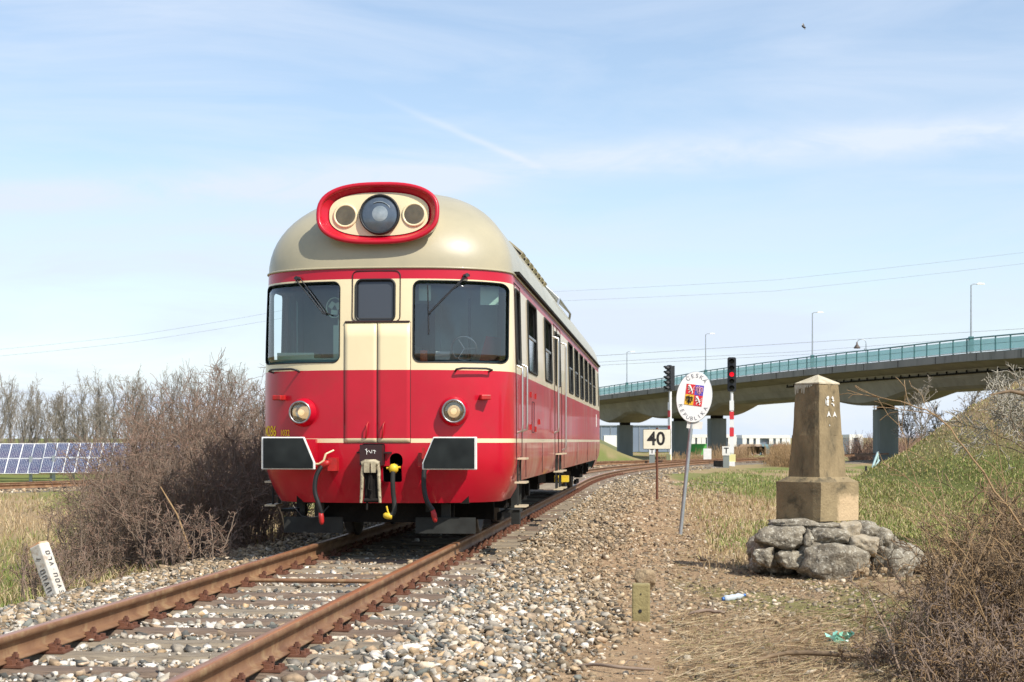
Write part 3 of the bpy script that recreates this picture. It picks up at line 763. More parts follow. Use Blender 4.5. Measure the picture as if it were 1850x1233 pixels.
def SF(x, z, off=0.0):
    """point on the nose at lateral x, height z, pushed outwards by off"""
    e_ = 1e-3
    p = Vector((x, front_s(x, z), z))
    xa = max(min(x, zpar(z)[0]-.004), -zpar(z)[0]+.004)
    dx = (front_s(xa+e_, z)-front_s(xa-e_, z))/(2*e_); dz = (front_s(xa, z+e_)-front_s(xa, z-e_))/(2*e_)
    n_ = Vector((dx, -1, dz)); n_.normalize()
    return p+n_*off
def SFn(x, z): return (SF(x, z, 1)-SF(x, z, 0)).normalized()
def front_patch(name, x0, x1, z0, z1, off, mt, parent=car, nx_=10, nz_=8, thick=.004, zsplit=None, r=0):
    """curved sheet that follows the nose"""
    m = MB(); mats = mt if isinstance(mt, list) else [mt]
    zs = [z0+(z1-z0)*i/nz_ for i in range(nz_+1)]
    if zsplit: zs = sorted(set(zs+[q for q in zsplit if z0 < q < z1]))
    if r:
        for q in (r*.08, r*.3, r*.6, r): zs += [z1-q, z0+q]
        zs = sorted(set(zs))
    def hw(z):
        d = 0
        if r:
            for q in (z1-z, z-z0):
                if q < r: d = max(d, r-math.sqrt(max(r*r-(r-q)**2, 0)))
        return d
    grid = []
    for z in zs:
        d = hw(z); grid.append([SF(x0+d+(x1-x0-2*d)*i/nx_, z, off) for i in range(nx_+1)])
    vs = [v for g in grid for v in g]; n = nx_+1
    back = [p+Vector((0, thick+abs(off), 0)) for p in vs]; b = len(vs)
    for i in range(len(zs)-1):
        zm = (zs[i]+zs[i+1])/2; mi = 0
        if zsplit: mi = sum(zm > q for q in sorted(zsplit))
        fs = [(i*n+j, i*n+j+1, (i+1)*n+j+1, (i+1)*n+j) for j in range(nx_)]
        if i == 0: m.add(vs+back, [], 0)
        for f in fs: m.f.append(f); m.m.append(min(mi, len(mats)-1)); m.sm.append(True)
        for j in (0, nx_):
            f = (i*n+j, (i+1)*n+j, b+(i+1)*n+j, b+i*n+j); m.f.append(f if j == 0 else f[::-1]); m.m.append(min(mi, len(mats)-1)); m.sm.append(False)
    for j in range(nx_):
        m.f.append((j, b+j, b+j+1, j+1)); m.m.append(0); m.sm.append(False)
        q = (len(zs)-1)*n; m.f.append((q+j, q+j+1, b+q+j+1, b+q+j)); m.m.append(len(mats)-1); m.sm.append(False)
    return m.build(name, mats, parent)
def front_ring(name, x0, x1, z0, z1, r, w, off, mt, parent=car, n=6):
    """window rubber following the nose"""
    def dense(pl):
        out = []
        for i in range(len(pl)):
            a, b = pl[i-1], pl[i]; k = max(1, int(math.hypot(a[0]-b[0], a[1]-b[1])/.07))
            for q in range(1, k+1): out.append((a[0]+(b[0]-a[0])*q/k, a[1]+(b[1]-a[1])*q/k))
        return out
    m = MB(); m.tube([SF(x, z, off) for x, z in dense(rrect(x0, x1, z0, z1, r, n))], w, 6, closed=True); return m.build(name, mt, parent)
# windscreens
for x0, x1, z0, z1, r in FW:
    wsc = front_patch('windscreen', max(x0-.015, -1.378), min(x1+.012, 1.378), z0-.015, z1+.015, -.010, MT['glass'], nx_=20)
    front_ring('window_rubber', x0, x1, z0, z1, r, .0065, .002, MT['rubber'], wsc)
# gangway door on the nose
Z0G = 1.158
front_patch('door_gap', -.362, .362, 1.112, 2.405, .004, MT['seam'], nx_=14)
for a, b in ((-.356, -.005), (.005, .356)):
    front_patch('gangway_door', a, b, 1.115, 2.398, .011, [MT['cream'], MT['red'], MT['cream']], zsplit=[1.158, 1.89], nx_=8)
# hatch frame around the centre window, as a thin raised line
m = MB(); rr = rrect(-.275, .245, 2.41, 2.955, .055, 5)
m.tube([SF(x, z, .004) for x, z in rr], .006, 5, closed=True); m.build('hatch_seam', MT['seam'], car)
m = MB(); m.tube([SF(-.35+.70*i/10, 2.407, .014) for i in range(11)], .010, 5); m.build('door_sill', MT['seam'], car)
cwn = front_patch('centre_window', CW[0]-.02, CW[1]+.02, CW[2]-.02, CW[3]+.02, -.015, MT['glassgrey'], nx_=8)
front_ring('window_rubber', *CW, .012, .004, MT['rubber'], cwn)
# small handles on the door foot
for x in (-.10, .075):
    m = MB(); m.tube([SF(x-.02, 1.16, .012), SF(x-.005, 1.22, .06), SF(x, 1.30, .06), SF(x+.005, 1.33, .012)], .008, 6); m.build('door_handle', MT['redgloss'], car)
# gutter lines
for z, w in ((2.992, .013),):
    m = MB(); pts = off_out(outline(zpar(2.985)), -.006); m.tube([(x, s, z) for x, s in pts], w, 6, closed=True); m.build('rain_gutter', MT['roof'], car)
m = MB(); 
for sx in (-1, 1): m.box((sx*(W0-.01), TL/2, 3.02), (.07, TL-2.0, .035))
m.build('side_gutter', MT['grime'], car)

MT['galvdull'] = mat('dull_glass_grey', (.30, .34, .36), (.16, .20, .22), 9, .3, coat=.8)
# headlamps
def lamp(x, z, r, dirx=0):
    c = SF(x, z, 0); ax = Vector((SFn(x, z).x*.35, -1, 0)).normalized()
    m = MB(); m.lathe([(r*1.40, -.02), (r*1.38, .03), (r*1.28, .075), (r*1.14, .11), (r*1.12, .125), (r*1.02, .128), (r*1.0, .10), (r*.98, .02)], c, ax, 28)
    h_ = m.build('headlight_housing', MT['red'], car)
    m = MB(); m.tube([c+ax*.128+(ax.orthogonal().normalized()*math.cos(2*PI*i/28)+ax.cross(ax.orthogonal().normalized())*math.sin(2*PI*i/28))*r*1.03 for i in range(28)], .011, 6, closed=True); m.build('rim', MT['steel'], h_)
    m = MB(); m.lathe([(0, .06), (r*.5, .065), (r*.98, .11)], c, ax, 24); m.build('reflector', MT['reflector'], h_)
    m = MB(); m.lathe([(r*.97, .112), (r*.7, .128), (r*.35, .135), (0, .137)], c, ax, 24); m.build('lens', glass_l, h_)
    m = MB(); m.lathe([(.0, .112), (.022, .108), (.034, .095), (.03, .07), (0, .06)], c, ax, 12); m.build('bulb', MT['bulb'], h_)
glass_l = glassmat('headlight_glass', (.80, .78, .70), .10, .12)
lamp(-.825, 1.438, .112); lamp(.815, 1.447, .115)
# small marker lamps
for x in (-1.10, 1.12):
    m = MB(); c = SF(x, 1.60, 0); nn = SFn(x, 1.6); ax = Vector((nn.x*.5, nn.y, 0)).normalized()
    rot = Matrix.Rotation(math.atan2(ax.x, -ax.y), 3, 'Z')
    m.box(c+ax*.05, (.11, .13, .055), 0, rot=rot); o = m.build('marker_lamp', MT['redgloss'], car); bevel(o, .01)
# grab handles under the windscreens
for x0, x1 in ((-1.22, -.88), (.83, 1.17)):
    m = MB(); z = 1.90
    m.tube([SF(x0, z-.02, .0), SF(x0, z-.005, .06), SF(x0+.02, z, .065)]+[SF(x0+(x1-x0)*i/6, z+.008, .068) for i in range(1, 6)]+[SF(x1-.02, z, .065), SF(x1, z-.005, .06), SF(x1, z-.02, .0)], .012, 7)
    m.build('grab_handle', MT['black'], car)
# wipers
def wiper(px0, pz0, px1, pz1, blade=None):
    m = MB(); a = SF(px0, pz0, .03); b = SF(px1, pz1, .035)
    m.cyl(SF(px0, pz0, 0), SF(px0, pz0, .055), .022, n=10)
    sdx = Vector((.022, 0, .012))
    m.tube([a+sdx, b+sdx*.4], .0065, 6); m.tube([a-sdx, b-sdx*.4], .0065, 6); m.box(b, (.03, .02, .02))
    m.box(a, (.07, .03, .022))
    o = m.build('wiper', MT['black'], car)
    if blade: m = MB(); m.tube([SF(x, z, .02) for x, z in blade], .008, 5); m.build('wiper_blade', MT['black'], o)
    return o
wiper(-.895, 2.895, -.575, 2.50, [(-.60, 2.53), (-.50, 2.48)])
wiper(.93, 2.91, .555, 2.50, [(.535, 2.80), (.545, 2.5), (.55, 2.27)])

# ---- lamp pod above the windows
PC = Vector((-.005, 0, 3.578)); PW, PH = .640, .315
def sup(a, b, e, n=56):
    out = []
    for i in range(n):
        t_ = 2*PI*i/n; c_, s_ = math.cos(t_)+1e-12, math.sin(t_)+1e-12
        out.append((a*abs(c_)**(2/e)*(1 if c_ > 0 else -1), b*abs(s_)**(2/e)*(1 if s_ > 0 else -1)))
    return out
def podring(a, b, s, e=2.6, dz=0, lean=0): return [Vector((PC.x+x, s+lean*z, PC.z+z+dz)) for x, z in sup(a, b, e)]
def loft(rings, mt, name, parent, cap0=False, cap1=False):
    m = MB(); n = len(rings[0]); vs = [v for r_ in rings for v in r_]; fs = []
    for i in range(len(rings)-1):
        for j in range(n): fs.append((i*n+j, i*n+(j+1) % n, (i+1)*n+(j+1) % n, (i+1)*n+j))
    m.add(vs, fs, 0, True)
    if cap0: m.add(rings[0], [tuple(range(n))], 0)
    if cap1: m.add(rings[-1], [tuple(range(n))[::-1]], 0)
    return m.build(name, mt, parent)
S_R = .07
pod = loft([podring(PW+.00, PH+.00, S_R+.01, lean=.22), podring(PW+.01, PH+.01, S_R+.10, lean=.2), podring(PW-.03, PH-.0, S_R+.40, lean=.1, dz=.01), podring(PW-.12, PH-.02, S_R+.95, dz=.03), podring(PW-.24, PH-.05, S_R+1.6, dz=.07)], MT['roof'], 'lamp_pod', car, cap1=True)
m = MB(); m.tube(podring(PW+.005, PH+.005, S_R-.02, lean=.22), .027, 10, closed=True); m.build('red_rim', MT['red'], pod)
loft([podring(PW-.015, PH-.015, S_R-.01, lean=.22), podring(PW-.075, PH-.065, S_R+.065, lean=.12), podring(PW-.105, PH-.085, S_R+.085, lean=.1)], MT['red'], 'red_inner_rim', pod)
loft([podring(PW-.095, PH-.078, S_R+.06, lean=.1), podring(.3, .15, S_R+.053, lean=.1), podring(.02, .01, S_R+.051, lean=.1)], MT['cream'], 'lamp_panel', pod, cap1=True)
def podlamp(dx, dz, r, big):
    c = Vector((PC.x+dx, S_R+.053, PC.z+dz)); ax = Vector((0, -1, .1)).normalized()
    m = MB()
    if big:
        m.lathe([(r*1.02, -.03), (r*1.04, .045), (r*1.0, .058), (r*.94, .055), (r*.93, .01)], c, ax, 32); h_ = m.build('main_headlight', MT['rubber'], pod)
        m = MB(); m.lathe([(r*.95, .034), (r*.7, .056), (r*.35, .070), (0, .074)], c, ax, 32); h2 = m.build('lens', MT['lensblue'], h_)
        m = MB(); m.lathe([(r*.40, .070), (r*.2, .080), (0, .083)], c+Vector((.01, 0, .0)), ax, 24); m.build('bulb_shield', MT['galvdull'], h_)
        m = MB(); m.tube([c+ax*.052+Vector((r*.62*math.cos(a), 0, r*.62*math.sin(a))) for a in [R(30+i*8) for i in range(12)]], .006, 5); m.build('lens_ring', MT['galvdull'], h_)
    else:
        m.lathe([(r*1.22, -.01), (r*1.24, .010), (r*1.12, .018), (r*1.0, .014), (r*.96, -.03)], c, ax, 28); h_ = m.build('side_headlight', MT['cream'], pod)
        m = MB(); m.lathe([(r*.99, .012), (r*.6, .018), (r*.5, .014), (0, .020)], c, ax, 24); m.build('lens', MT['lensdark'], h_)
podlamp(.015, -.012, .213, True); podlamp(-.365, -.015, .108, False); podlamp(.385, -.012, .108, False)

# ---- side windows
def sglass(a, b, up, lo):
    """right side and left side; upper leaf slid down or shut"""
    for sx in (1, -1):
        m = MB(); x = sx*(W0-.035)
        w_ = tag(MB_frame(sx, a, b), None)
        if lo: m2 = MB(); m2.box((x, (a+b)/2, 2.20), (.008, b-a-.02, .44)); m2.build('lower_pane', MT['glasslow'], w_)
        if up: m.box((x-sx*.012, (a+b)/2, 2.64), (.008, b-a-.02, .44))
        if up: m.build('pane', MT['glassside'], w_)
        m = MB(); m.box((x+sx*.004, (a+b)/2, 2.425), (.03, b-a-.01, .03)); m.build('window_rail', MT['steel'], w_)
def MB_frame(sx, a, b, z0=SZ[0], z1=SZ[1], r=.05):
    m = MB(); w_ = lambda z: zpar(z)[0]
    pl = [(sx*(w_(z)+.004), s, z) for s, z in rrect(a, b, z0, z1, r, 3)]; m.tube(pl, .016, 5, closed=True)
    return m.build('side_window', MT['greybar'], car)
for i, (a, b) in enumerate(SIDEW): sglass(a, b, i > 1, True)
for a, b, z0, z1 in ((.96, 1.48, 2.0, 2.84), (7.2, 7.68, 2.0, 2.8), (7.86, 8.34, 2.0, 2.8)):
    for sx in (1, -1):
        f = MB_frame(sx, a, b, z0, z1, .06); 
        if a < 1 and sx < 0: continue
        m = MB(); m.box((sx*(W0-.045), (a+b)/2, (z0+z1)/2), (.008, b-a-.01, z1-z0-.01)); m.build('pane', MT['glassside'], f)
# doors: thin recess lines, handles, handrails and steps on both sides
for sx in (1, -1):
    for a, b in ((.88, 1.56), (7.02, 7.76), (7.80, 8.54)):
        m = MB()
        for s in (a, b):
            zt = 2.90
            m.tube([(sx*(zpar(z)[0]+.001), s, z) for z in (.70, .95, 1.3, 1.7, 2.2, 2.6, zt)], .007, 5)
        m.tube([(sx*(zpar(2.9)[0]+.001), s, 2.9) for s in (a, b)], .007, 5)
        m.build('door_seam', MT['seam'], car)
    for s in (1.62, .84+.8):
        pass
    for s, zz0, zz1 in ((1.50+.12, 1.24, 2.02), (.99+.02, 1.22, 1.98)):
        x = W0+.055; m = MB(); m.tube([(sx*(W0-.005), s, zz0), (sx*x, s, zz0+.03), (sx*x, s, zz0+.1), (sx*x, s, zz1-.1), (sx*x, s, zz1-.03), (sx*(W0-.008), s, zz1)], .015, 8); m.build('handrail', MT['chrome'], car)
    for s, zz0, zz1 in ((6.9, 1.25, 2.7), (8.66, .98, 2.72)):
        x = W0+.06; m = MB(); m.tube([(sx*(W0-.005), s, zz0), (sx*x, s, zz0+.03), (sx*x, s, zz0+.1), (sx*x, s, zz1-.1), (sx*x, s, zz1-.03), (sx*(W0-.03), s, zz1)], .017, 8); m.build('handrail', MT['chrome'], car)
    for s in (1.22, 7.4, 8.2):      # steps
        m = MB()
        for k, z in enumerate((.93, .66, .39)): m.box((sx*(W0+.03), s, z), (.13, .34, .022))
        for q in (-.15, .15): m.box((sx*(W0-.0), s+q, .66), (.02, .035, .58), 1)
        m.build('step', [MT['creamside'], MT['greybar']], car)
    for s in (2.1, 4.6, 9.2, 13, 17, 21.5):   # panel joints and small fittings
        m = MB(); m.tube([(sx*(W0+.0005), s, z) for z in (.70, 1.10)], .004, 4); m.build('panel_seam', MT['seam'], car)
    for s, z in ((2.7, 1.70), (3.4, 1.70), (2.7, 1.30), (3.4, 1.28), (4.0, 1.38), (9.6, 1.5)):
        m = MB(); m.box((sx*(W0+.01), s, z), (.022, .045, .07)); m.build('latch', MT['redgloss'], car)
    m = MB(); pl = [(sx*(W0+.002), s, z) for s, z in rrect(2.95, 3.25, 1.24, 1.62, .01, 1)]; m.tube(pl, .005, 4, closed=True); m.build('service_hatch_seam', MT['seam'], car)
    m = MB(); m.lathe([(.0, .03), (.05, .02), (.06, 0)], (sx*W0, 8.6, .50), (sx, 0, 0), 12); m.box((sx*(W0+.0), 8.6, .52), (.22, .30, .10)); m.build('jacking_point', MT['yellow'], car)
    m = MB(); m.box((sx*(W0+.004), 21.3, 1.62), (.006, .28, .30)); m.build('notice_plate', MT['white'], car)
    # nose side flange, khaki post beside the wheel
    m = MB(); m.box((sx*1.30, 2.02, .42), (.10, .14, .56)); m.box((sx*1.32, 1.6, .32), (.16, .4, .03)); m.build('step_post', MT['greybar'], car)
# ---- roof fittings
for i in range(7):
    s = 3.7+i*.62; m = MB()
    m.box((1.13, s, 3.60), (.24, .36, .10), 0, rot=Matrix.Rotation(R(40), 3, 'Y')); m.box((1.13, s-.20, 3.585), (.20, .05, .07), 1, rot=Matrix.Rotation(R(40), 3, 'Y')); m.build('roof_vent', [MT['roof'], MT['grime']], car)
m = MB(); y0 = 9.9
for x_l, z_l in ((1.27, 3.56), (1.02, 3.80)): m.tube([(x_l-.04, y0, z_l-.18), (x_l, y0+.15, z_l), (x_l, y0+3.3, z_l), (x_l-.04, y0+3.45, z_l-.18)], .022, 6)
for q in (.15, .95, 1.75, 2.5, 3.3): m.tube([(1.27, y0+q, 3.56), (1.02, y0+q, 3.80)], .016, 5)
m.build('roof_ladder', MT['galv'], car)
m = MB()
for s in (5.5, 11.0, 14.5, 18.0): m.box((0, s, 4.06), (.5, .8, .12)); 
m.build('roof_hatch', MT['roof'], car)
# ---- buffers
MT['bufface'] = mat('greasy_black_plate', (.008, .010, .010), (.022, .026, .025), 3.2, .6, detail=2, spec=.2)
def buffer(sgn):
    cx = .845*sgn; s = -.50
    pts = [(1.135*sgn, .832), (1.135*sgn, 1.172), (.68*sgn, 1.172), (.565*sgn, .90), (.565*sgn, .832)]
    if sgn < 0: pts = pts[::-1]
    b = MB(); b.cyl((cx, -.45, 1.0), (cx, -.02, 1.0), .075, n=16); b.cyl((cx, -.22, 1.0), (cx, .35, 1.0), .13, n=18)
    b.box((cx, .05, 1.0), (.36, .14, .30)); bo = b.build('buffer', MT['red'], car)
    p = MB(); 
    def sh(k): 
        cxx = sum(a for a, _ in pts)/len(pts); cz = 1.0
        return [(cxx+(a-cxx)*k, z_) for a, z_ in [(a, cz+(z-cz)*k) for a, z in pts]]
    p.prism([(x, s-.012, z) for x, z in sh(.925)], (0, .014, 0)); p.build('buffer_face', MT['bufface'], bo)
    p = MB(); p.prism([(x, s, z) for x, z in pts], (0, .04, 0)); e_ = p.build('white_buffer_edge', MT['white'], bo); bevel(e_, .008)
buffer(-1); buffer(1)
# ---- screw coupling
MT['oldcream'] = mat('greasy_cream_paint', (.50, .43, .28), (.30, .25, .16), 14, .6, c3=(.04, .032, .025), s3=22, f3=1.0, bump=.002)
cp = tag(MB().box((-.04, .0, .98), (.24, .30, .22)).build('coupler_hook', MT['seam'], car))
m = MB()
for sx in (-1, 1):
    m.tube([(-.04+sx*.07, -.16, .915), (-.04+sx*.088, -.17, .80), (-.04+sx*.094, -.17, .62), (-.04+sx*.102, -.17, .475)], [.024, .022, .018, .018], 6)
m.tube([(-.13, -.17, .885), (-.09, -.17, .905), (.01, -.17, .905), (.05, -.17, .885)], .030, 8)
m.box((-.075, -.18, .85), (.06, .05, .11)); m.box((-.005, -.18, .85), (.05, .05, .11))
m.build('coupling_link', MT['oldcream'], cp)
m = MB(); m.box((-.035, -.13, .66), (.15, .05, .34)); m.cyl((-.11, -.17, .80), (.04, -.17, .80), .026, n=8); m.cyl((-.035, -.17, .78), (-.035, -.17, .50), .020, n=8); m.cyl((-.11, -.17, .50), (.04, -.17, .50), .022, n=8)
m.tube([(-.05, -.17, .79), (-.06, -.2, .62), (-.01, -.21, .60)], .010, 5); m.cyl((-.075, -.16, .50), (-.08, -.17, .40), .012, n=6)
m.build('coupling_screw', MT['grime'], cp)
m = MB()
for a, b in (((-.10, 1.04), (-.07, 1.01)), ((-.085, 1.05), (-.085, .985)), ((-.065, 1.03), (-.04, 1.0)), ((-.03, 1.035), (-.03, 1.0)), ((-.02, 1.03), (.015, 1.02)), ((.0, 1.035), (.0, .995))):
    m.tube([(a[0], -.152, a[1]), (b[0], -.152, b[1])], .0035, 4)
m.build('chalk_mark', MT['white'], cp)
for sx in (-.17, .115):
    m = MB(); m.box((sx+.0, -.02, 1.005), (.09, .05, .018)); m.build('coupler_bracket', MT['seam'], car)
# ---- brake hoses
def hose(pts, r, colr, ends, parent=car, nm='brake_hose'):
    P_ = [Vector(p) for p in pts]; q = []
    for i in range(len(P_)-1):          # Catmull-Rom
        p0, p1, p2, p3 = P_[max(i-1, 0)], P_[i], P_[i+1], P_[min(i+2, len(P_)-1)]
        for k in range(6):
            u = k/6; q.append(.5*((2*p1)+(p2-p0)*u+(2*p0-5*p1+4*p2-p3)*u*u+(3*p1-p0-3*p2+p3)*u**3))
    q.append(P_[-1]); m = MB(); m.tube(q, r, 8); h_ = m.build(nm, colr, parent)
    for c_, d_, rr_, mt_, n_ in ends:
        m = MB(); m.lathe([(0, -d_*.5), (rr_*.8, -d_*.45), (rr_, -d_*.1), (rr_*.9, d_*.3), (rr_*.5, d_*.5), (0, d_*.52)], c_[0], c_[1], 10); m.build(n_, mt_, h_)
    return h_
hose([(-.50, -.02, .93), (-.56, -.12, .88), (-.625, -.16, .76), (-.64, -.17, .60), (-.60, -.17, .46), (-.575, -.15, .36)], .025, MT['rubber'],
     [(((-.555, -.12, .875), (1, -.3, .5)), .14, .040, MT['redgloss'], 'valve'), (((-.575, -.15, .31), (.1, 0, -1)), .14, .029, MT['redgloss'], 'hose_end')])
m = MB(); m.tube([(-.66, -.12, .88), (-.60, -.14, .885), (-.55, -.14, .92), (-.53, -.14, .99)], .013, 6); m.tube([(-.53, -.14, .99), (-.46, -.06, 1.03)], .010, 6); m.build('valve_lever', MT['cream'], car)
m = MB(); m.box((-.47, -.03, .88), (.10, .12, .14)); m.build('valve_bracket', MT['redgloss'], car)
hose([(.60, -.02, .95), (.56, -.13, .90), (.535, -.17, .80), (.535, -.18, .64), (.565, -.18, .50), (.625, -.16, .40)], .027, MT['rubber'],
     [(((.57, -.10, .91), (1, -.3, .6)), .14, .042, MT['redgloss'], 'valve'), (((.64, -.16, .34), (.25, 0, -1)), .14, .030, MT['redgloss'], 'hose_end')])
m = MB(); m.box((.50, -.03, .93), (.09, .12, .15)); m.box((.52, -.12, 1.0), (.03, .04, .12)); m.build('valve_bracket', MT['redgloss'], car)
hose([(.20, .05, .86), (.195, -.10, .83), (.195, -.15, .72), (.20, -.15, .58), (.215, -.15, .44), (.20, -.15, .36), (.15, -.15, .335)], .026, MT['greybar'],
     [(((.195, -.10, .835), (0, -1, 0)), .10, .055, MT['yellow'], 'valve'), (((.145, -.15, .335), (-1, 0, .2)), .10, .036, MT['yellow'], 'hose_end')])
m = MB(); m.tube([(.12, -.1, .84), (.27, -.1, .85)], .012, 6); m.tube([(.15, -.16, .36), (.13, -.16, .44)], .010, 6); m.build('valve_lever', MT['yellow'], car)
m = MB(); m.tube([(-.98+.1*i, .25, .36-.035*math.sin(PI*i/4)*2+(.06 if i in (0, 4) else 0)) for i in range(5)], .008, 5); m.build('cable', MT['black'], car)
# ---- number on the nose, letters bent round the corner
def arc_table(z):
    xs = np.linspace(0, zpar(z)[0]*.9999, 900); ss = np.array([front_s(x, z) for x in xs]); L = np.concatenate([[0], np.cumsum(np.hypot(np.diff(xs), np.diff(ss)))]); return xs, L
xs_, L_ = arc_table(1.23)
def wrap_text(s, size, u0, z0, mt, name='number', sx=-1, thin=.8):
    me = textmesh(s, size, .006*size)
    for v in me.vertices:
        u = abs(sx*u0+v.co.x*thin) if sx < 0 else u0+v.co.x*thin
        uu = (u0-v.co.x*thin) if sx < 0 else (u0+v.co.x*thin)
        x = float(np.interp(uu, L_, xs_)); z = z0+v.co.y
        v.co = SF(sx*x, z, .004)
    o = obj(name, me, car, MT['number']); return o
MT['number'] = mat('yellow_number', (1.0, .66, .02), rough=.6, spec=.2)
xl = lambda x: float(np.interp(abs(x), xs_, L_))
wrap_text('M286', .165, xl(1.24)+.06, 1.232, MT['number']); wrap_text('1032', .092, xl(1.06)-.0, 1.215, MT['number'])
# ---- cab and saloon inside
inn = tag(MB().box((0, TL/2, 1.02), (2.5, TL-1.9, .06)).build('floor', MT['grime'], car))
m = MB(); m.box((-.75, 2.35, 2.05), (1.2, .05, 2.0)); m.box((.85, 2.35, 2.05), (1.0, .05, 2.0)); m.box((0, 2.35, 2.95), (2.6, .05, .3)); m.build('cab_partition', MT['cabgrey'], car)
m = MB(); m.box((.30, 3.6, 2.05), (.06, 2.4, 2.0)); m.build('engine_room_wall', MT['cabgrey'], car)
m = MB(); m.box((-.83, .75, 1.72), (.95, .55, .62)); m.box((-1.02, .72, 2.06), (.42, .36, .10), 1); m.box((-.70, .66, 2.02), (.40, .30, .05), 1); m.build('driver_desk', [MT['teal'], MT['mint']], car)
m = MB(); m.box((.85, .80, 1.72), (.95, .50, .58)); m.build('driver_desk', MT['cabgrey'], car)
m = MB(); m.box((.62, .62, 2.075), (.16, .10, .05), 0, rot=Matrix.Rotation(R(30), 3, 'X')); m.build('paper', MT['white'], car)
m = MB(); m.tube([(.86+.14*math.cos(a), .60-.05*math.sin(a), 2.15+.13*math.sin(a)) for a in [2*PI*i/20 for i in range(20)]], .012, 6, closed=True)
for a in (0, 2.1, 4.2): m.tube([(.86, .62, 2.15), (.86+.14*math.cos(a), .60, 2.15+.13*math.sin(a))], .010, 5)
m.cyl((.86, .62, 2.15), (.86, .8, 2.0), .03, n=10); m.build('control_wheel', MT['steel'], car)
m = MB(); m.box((-.52, .55, 2.22), (.13, .10, .38)); m.box((-.50, .52, 2.46), (.06, .06, .12), 0); m.tube([(-.56+.09*math.cos(a), .45, 2.60+.11*math.sin(a)) for a in [2*PI*i/18 for i in range(18)]], .008, 5, closed=True)
for a in (.4, 2.5, 4.6): m.box((-.56+.04*math.cos(a), .46, 2.60+.05*math.sin(a)), (.05, .01, .075), 0, rot=Matrix.Rotation(-a, 3, 'Y'))
m.build('cab_fan', MT['mint'], car)
m = MB(); m.box((-1.18, .95, 2.35), (.035, .06, .85)); m.box((-1.11, 1.0, 2.3), (.02, .04, .85));  m.build('cab_pillar', [MT['teal'], MT['white']], car)
m = MB(); m.box((1.14, .62, 2.73), (.20, .02, .20)); m.box((.47, .30, 2.74), (.13, .02, .17)); m.build('sun_visor', MT['mint'], car)
m = MB(); m.box((.44, .42, 2.06), (.07, .06, .12)); m.build('red_lantern', mat('orange_plastic', (.65, .12, .03), rough=.5), car)
m = MB(); m.box((1.12, .95, 2.08), (.28, .08, .44), 0, rot=Matrix.Rotation(R(8), 3, 'Y'), taper=.6); m.box((1.1, 1.0, 1.7), (.4, .4, .1)); m.build('cab_seat', mat('red_seat_cloth', (.30, .03, .03), rough=.8), car)
m = MB(); m.box((1.17, 1.62, 2.3), (.10, .05, 1.1)); m.box((.72, 2.2, 2.3), (.03, .03, 1.1)); m.build('cab_post', MT['rubber'], car)
for i in range(6):
    for sx in (-1, 1):
        s = 10.0+i*1.82
        m = MB(); m.box((sx*.85, s, 1.55), (.95, .10, 1.0)); m.box((sx*.85, s+.28, 1.42), (.95, .45, .14)); m.build('saloon_seat', MT['seatb'] if 'seatb' in MT else MT.setdefault('seatb', mat('brown_seat', (.10, .05, .035), rough=.8)), car)
# ---- underframe, bogies and rail guards
m = MB(); m.box((0, TL/2, .80), (2.2, TL-2.2, .30)); m.box((0, .95, .62), (1.9, 1.3, .34)); m.box((0, .62, .40), (1.5, .08, .34)); m.box((0, 1.9, .45), (2.1, .06, .5)); m.build('underframe_dark_fill', MT['grime'], car)  # boxes under the nose added to darken the gap between the guards
m = MB()
for s, l, w, z, hh in ((9.8, 1.6, 1.0, .55, .36), (12.2, 1.3, 1.2, .52, .40), (11.0, .5, .8, .45, .45)): m.box((.2, s, z+.05), (w*1.6, l, hh))
m.cyl((-.9, 13.5, .55), (-.9, 15.0, .55), .19, n=14); m.build('underfloor_tank', MT['grime'], car)
def bogie(s0, wb=2.5):
    b = MB()
    for sx in (-1, 1):
        b.box((sx*1.03, s0, .62), (.12, wb+1.5, .22)); b.box((sx*1.03, s0, .42), (.16, .8, .30))
        for q in (-1, 1):
            b.box((sx*1.04, s0+q*wb/2, .47), (.22, .34, .30)); b.cyl((sx*1.16, s0+q*wb/2, .47), (sx*1.20, s0+q*wb/2, .47), .10, n=12)
            for r_ in (-.3, .3): b.cyl((sx*1.03, s0+q*wb/2+r_, .50), (sx*1.03, s0+q*wb/2+r_, .75), .07, n=10)
        b.box((sx*.98, s0, .17), (.06, wb-1.3, .10))
    b.box((0, s0, .55), (2.0, .5, .26)); b.box((0, s0-wb/2-.6, .55), (2.0, .12, .18)); b.box((0, s0+wb/2+.6, .55), (2.0, .12, .18))
    bo = b.build('bogie', MT['grime'], car)
    for q in (-1, 1):
        for sx in (-1, 1):
            w_ = MB(); w_.lathe([(.05, -.07), (.38, -.07), (.40, -.06), (.46, -.055), (.485, -.05), (.485, -.03), (.455, -.02), (.45, .07), (.40, .075), (.37, .03), (.12, .02), (.11, .09), (0, .09)], (sx*.745, s0+q*wb/2, .452), (sx, 0, 0), 32)
            w_.build('wheel', MT['wheel'], bo)
        a_ = MB(); a_.cyl((-.7, s0+q*wb/2, .452), (.7, s0+q*wb/2, .452), .08, n=10); a_.build('axle', MT['grime'], bo)
MT['wheel'] = mat('wheel_steel', (.10, .085, .07), (.06, .05, .042), 6, .55, metal=.5)
bogie(3.75); bogie(TL-3.75)
for x in (-.73, .68):
    g = MB(); g.box((x+(-.06 if x < 0 else .0), .42, .205), (.66, .03, .175), 0, rz=0); g.box((x, .46, .34), (.10, .05, .22)); g.box((x-.2, .5, .45), (.06, .05, .2)); g.build('rail_guard', MT['greybar'], car)
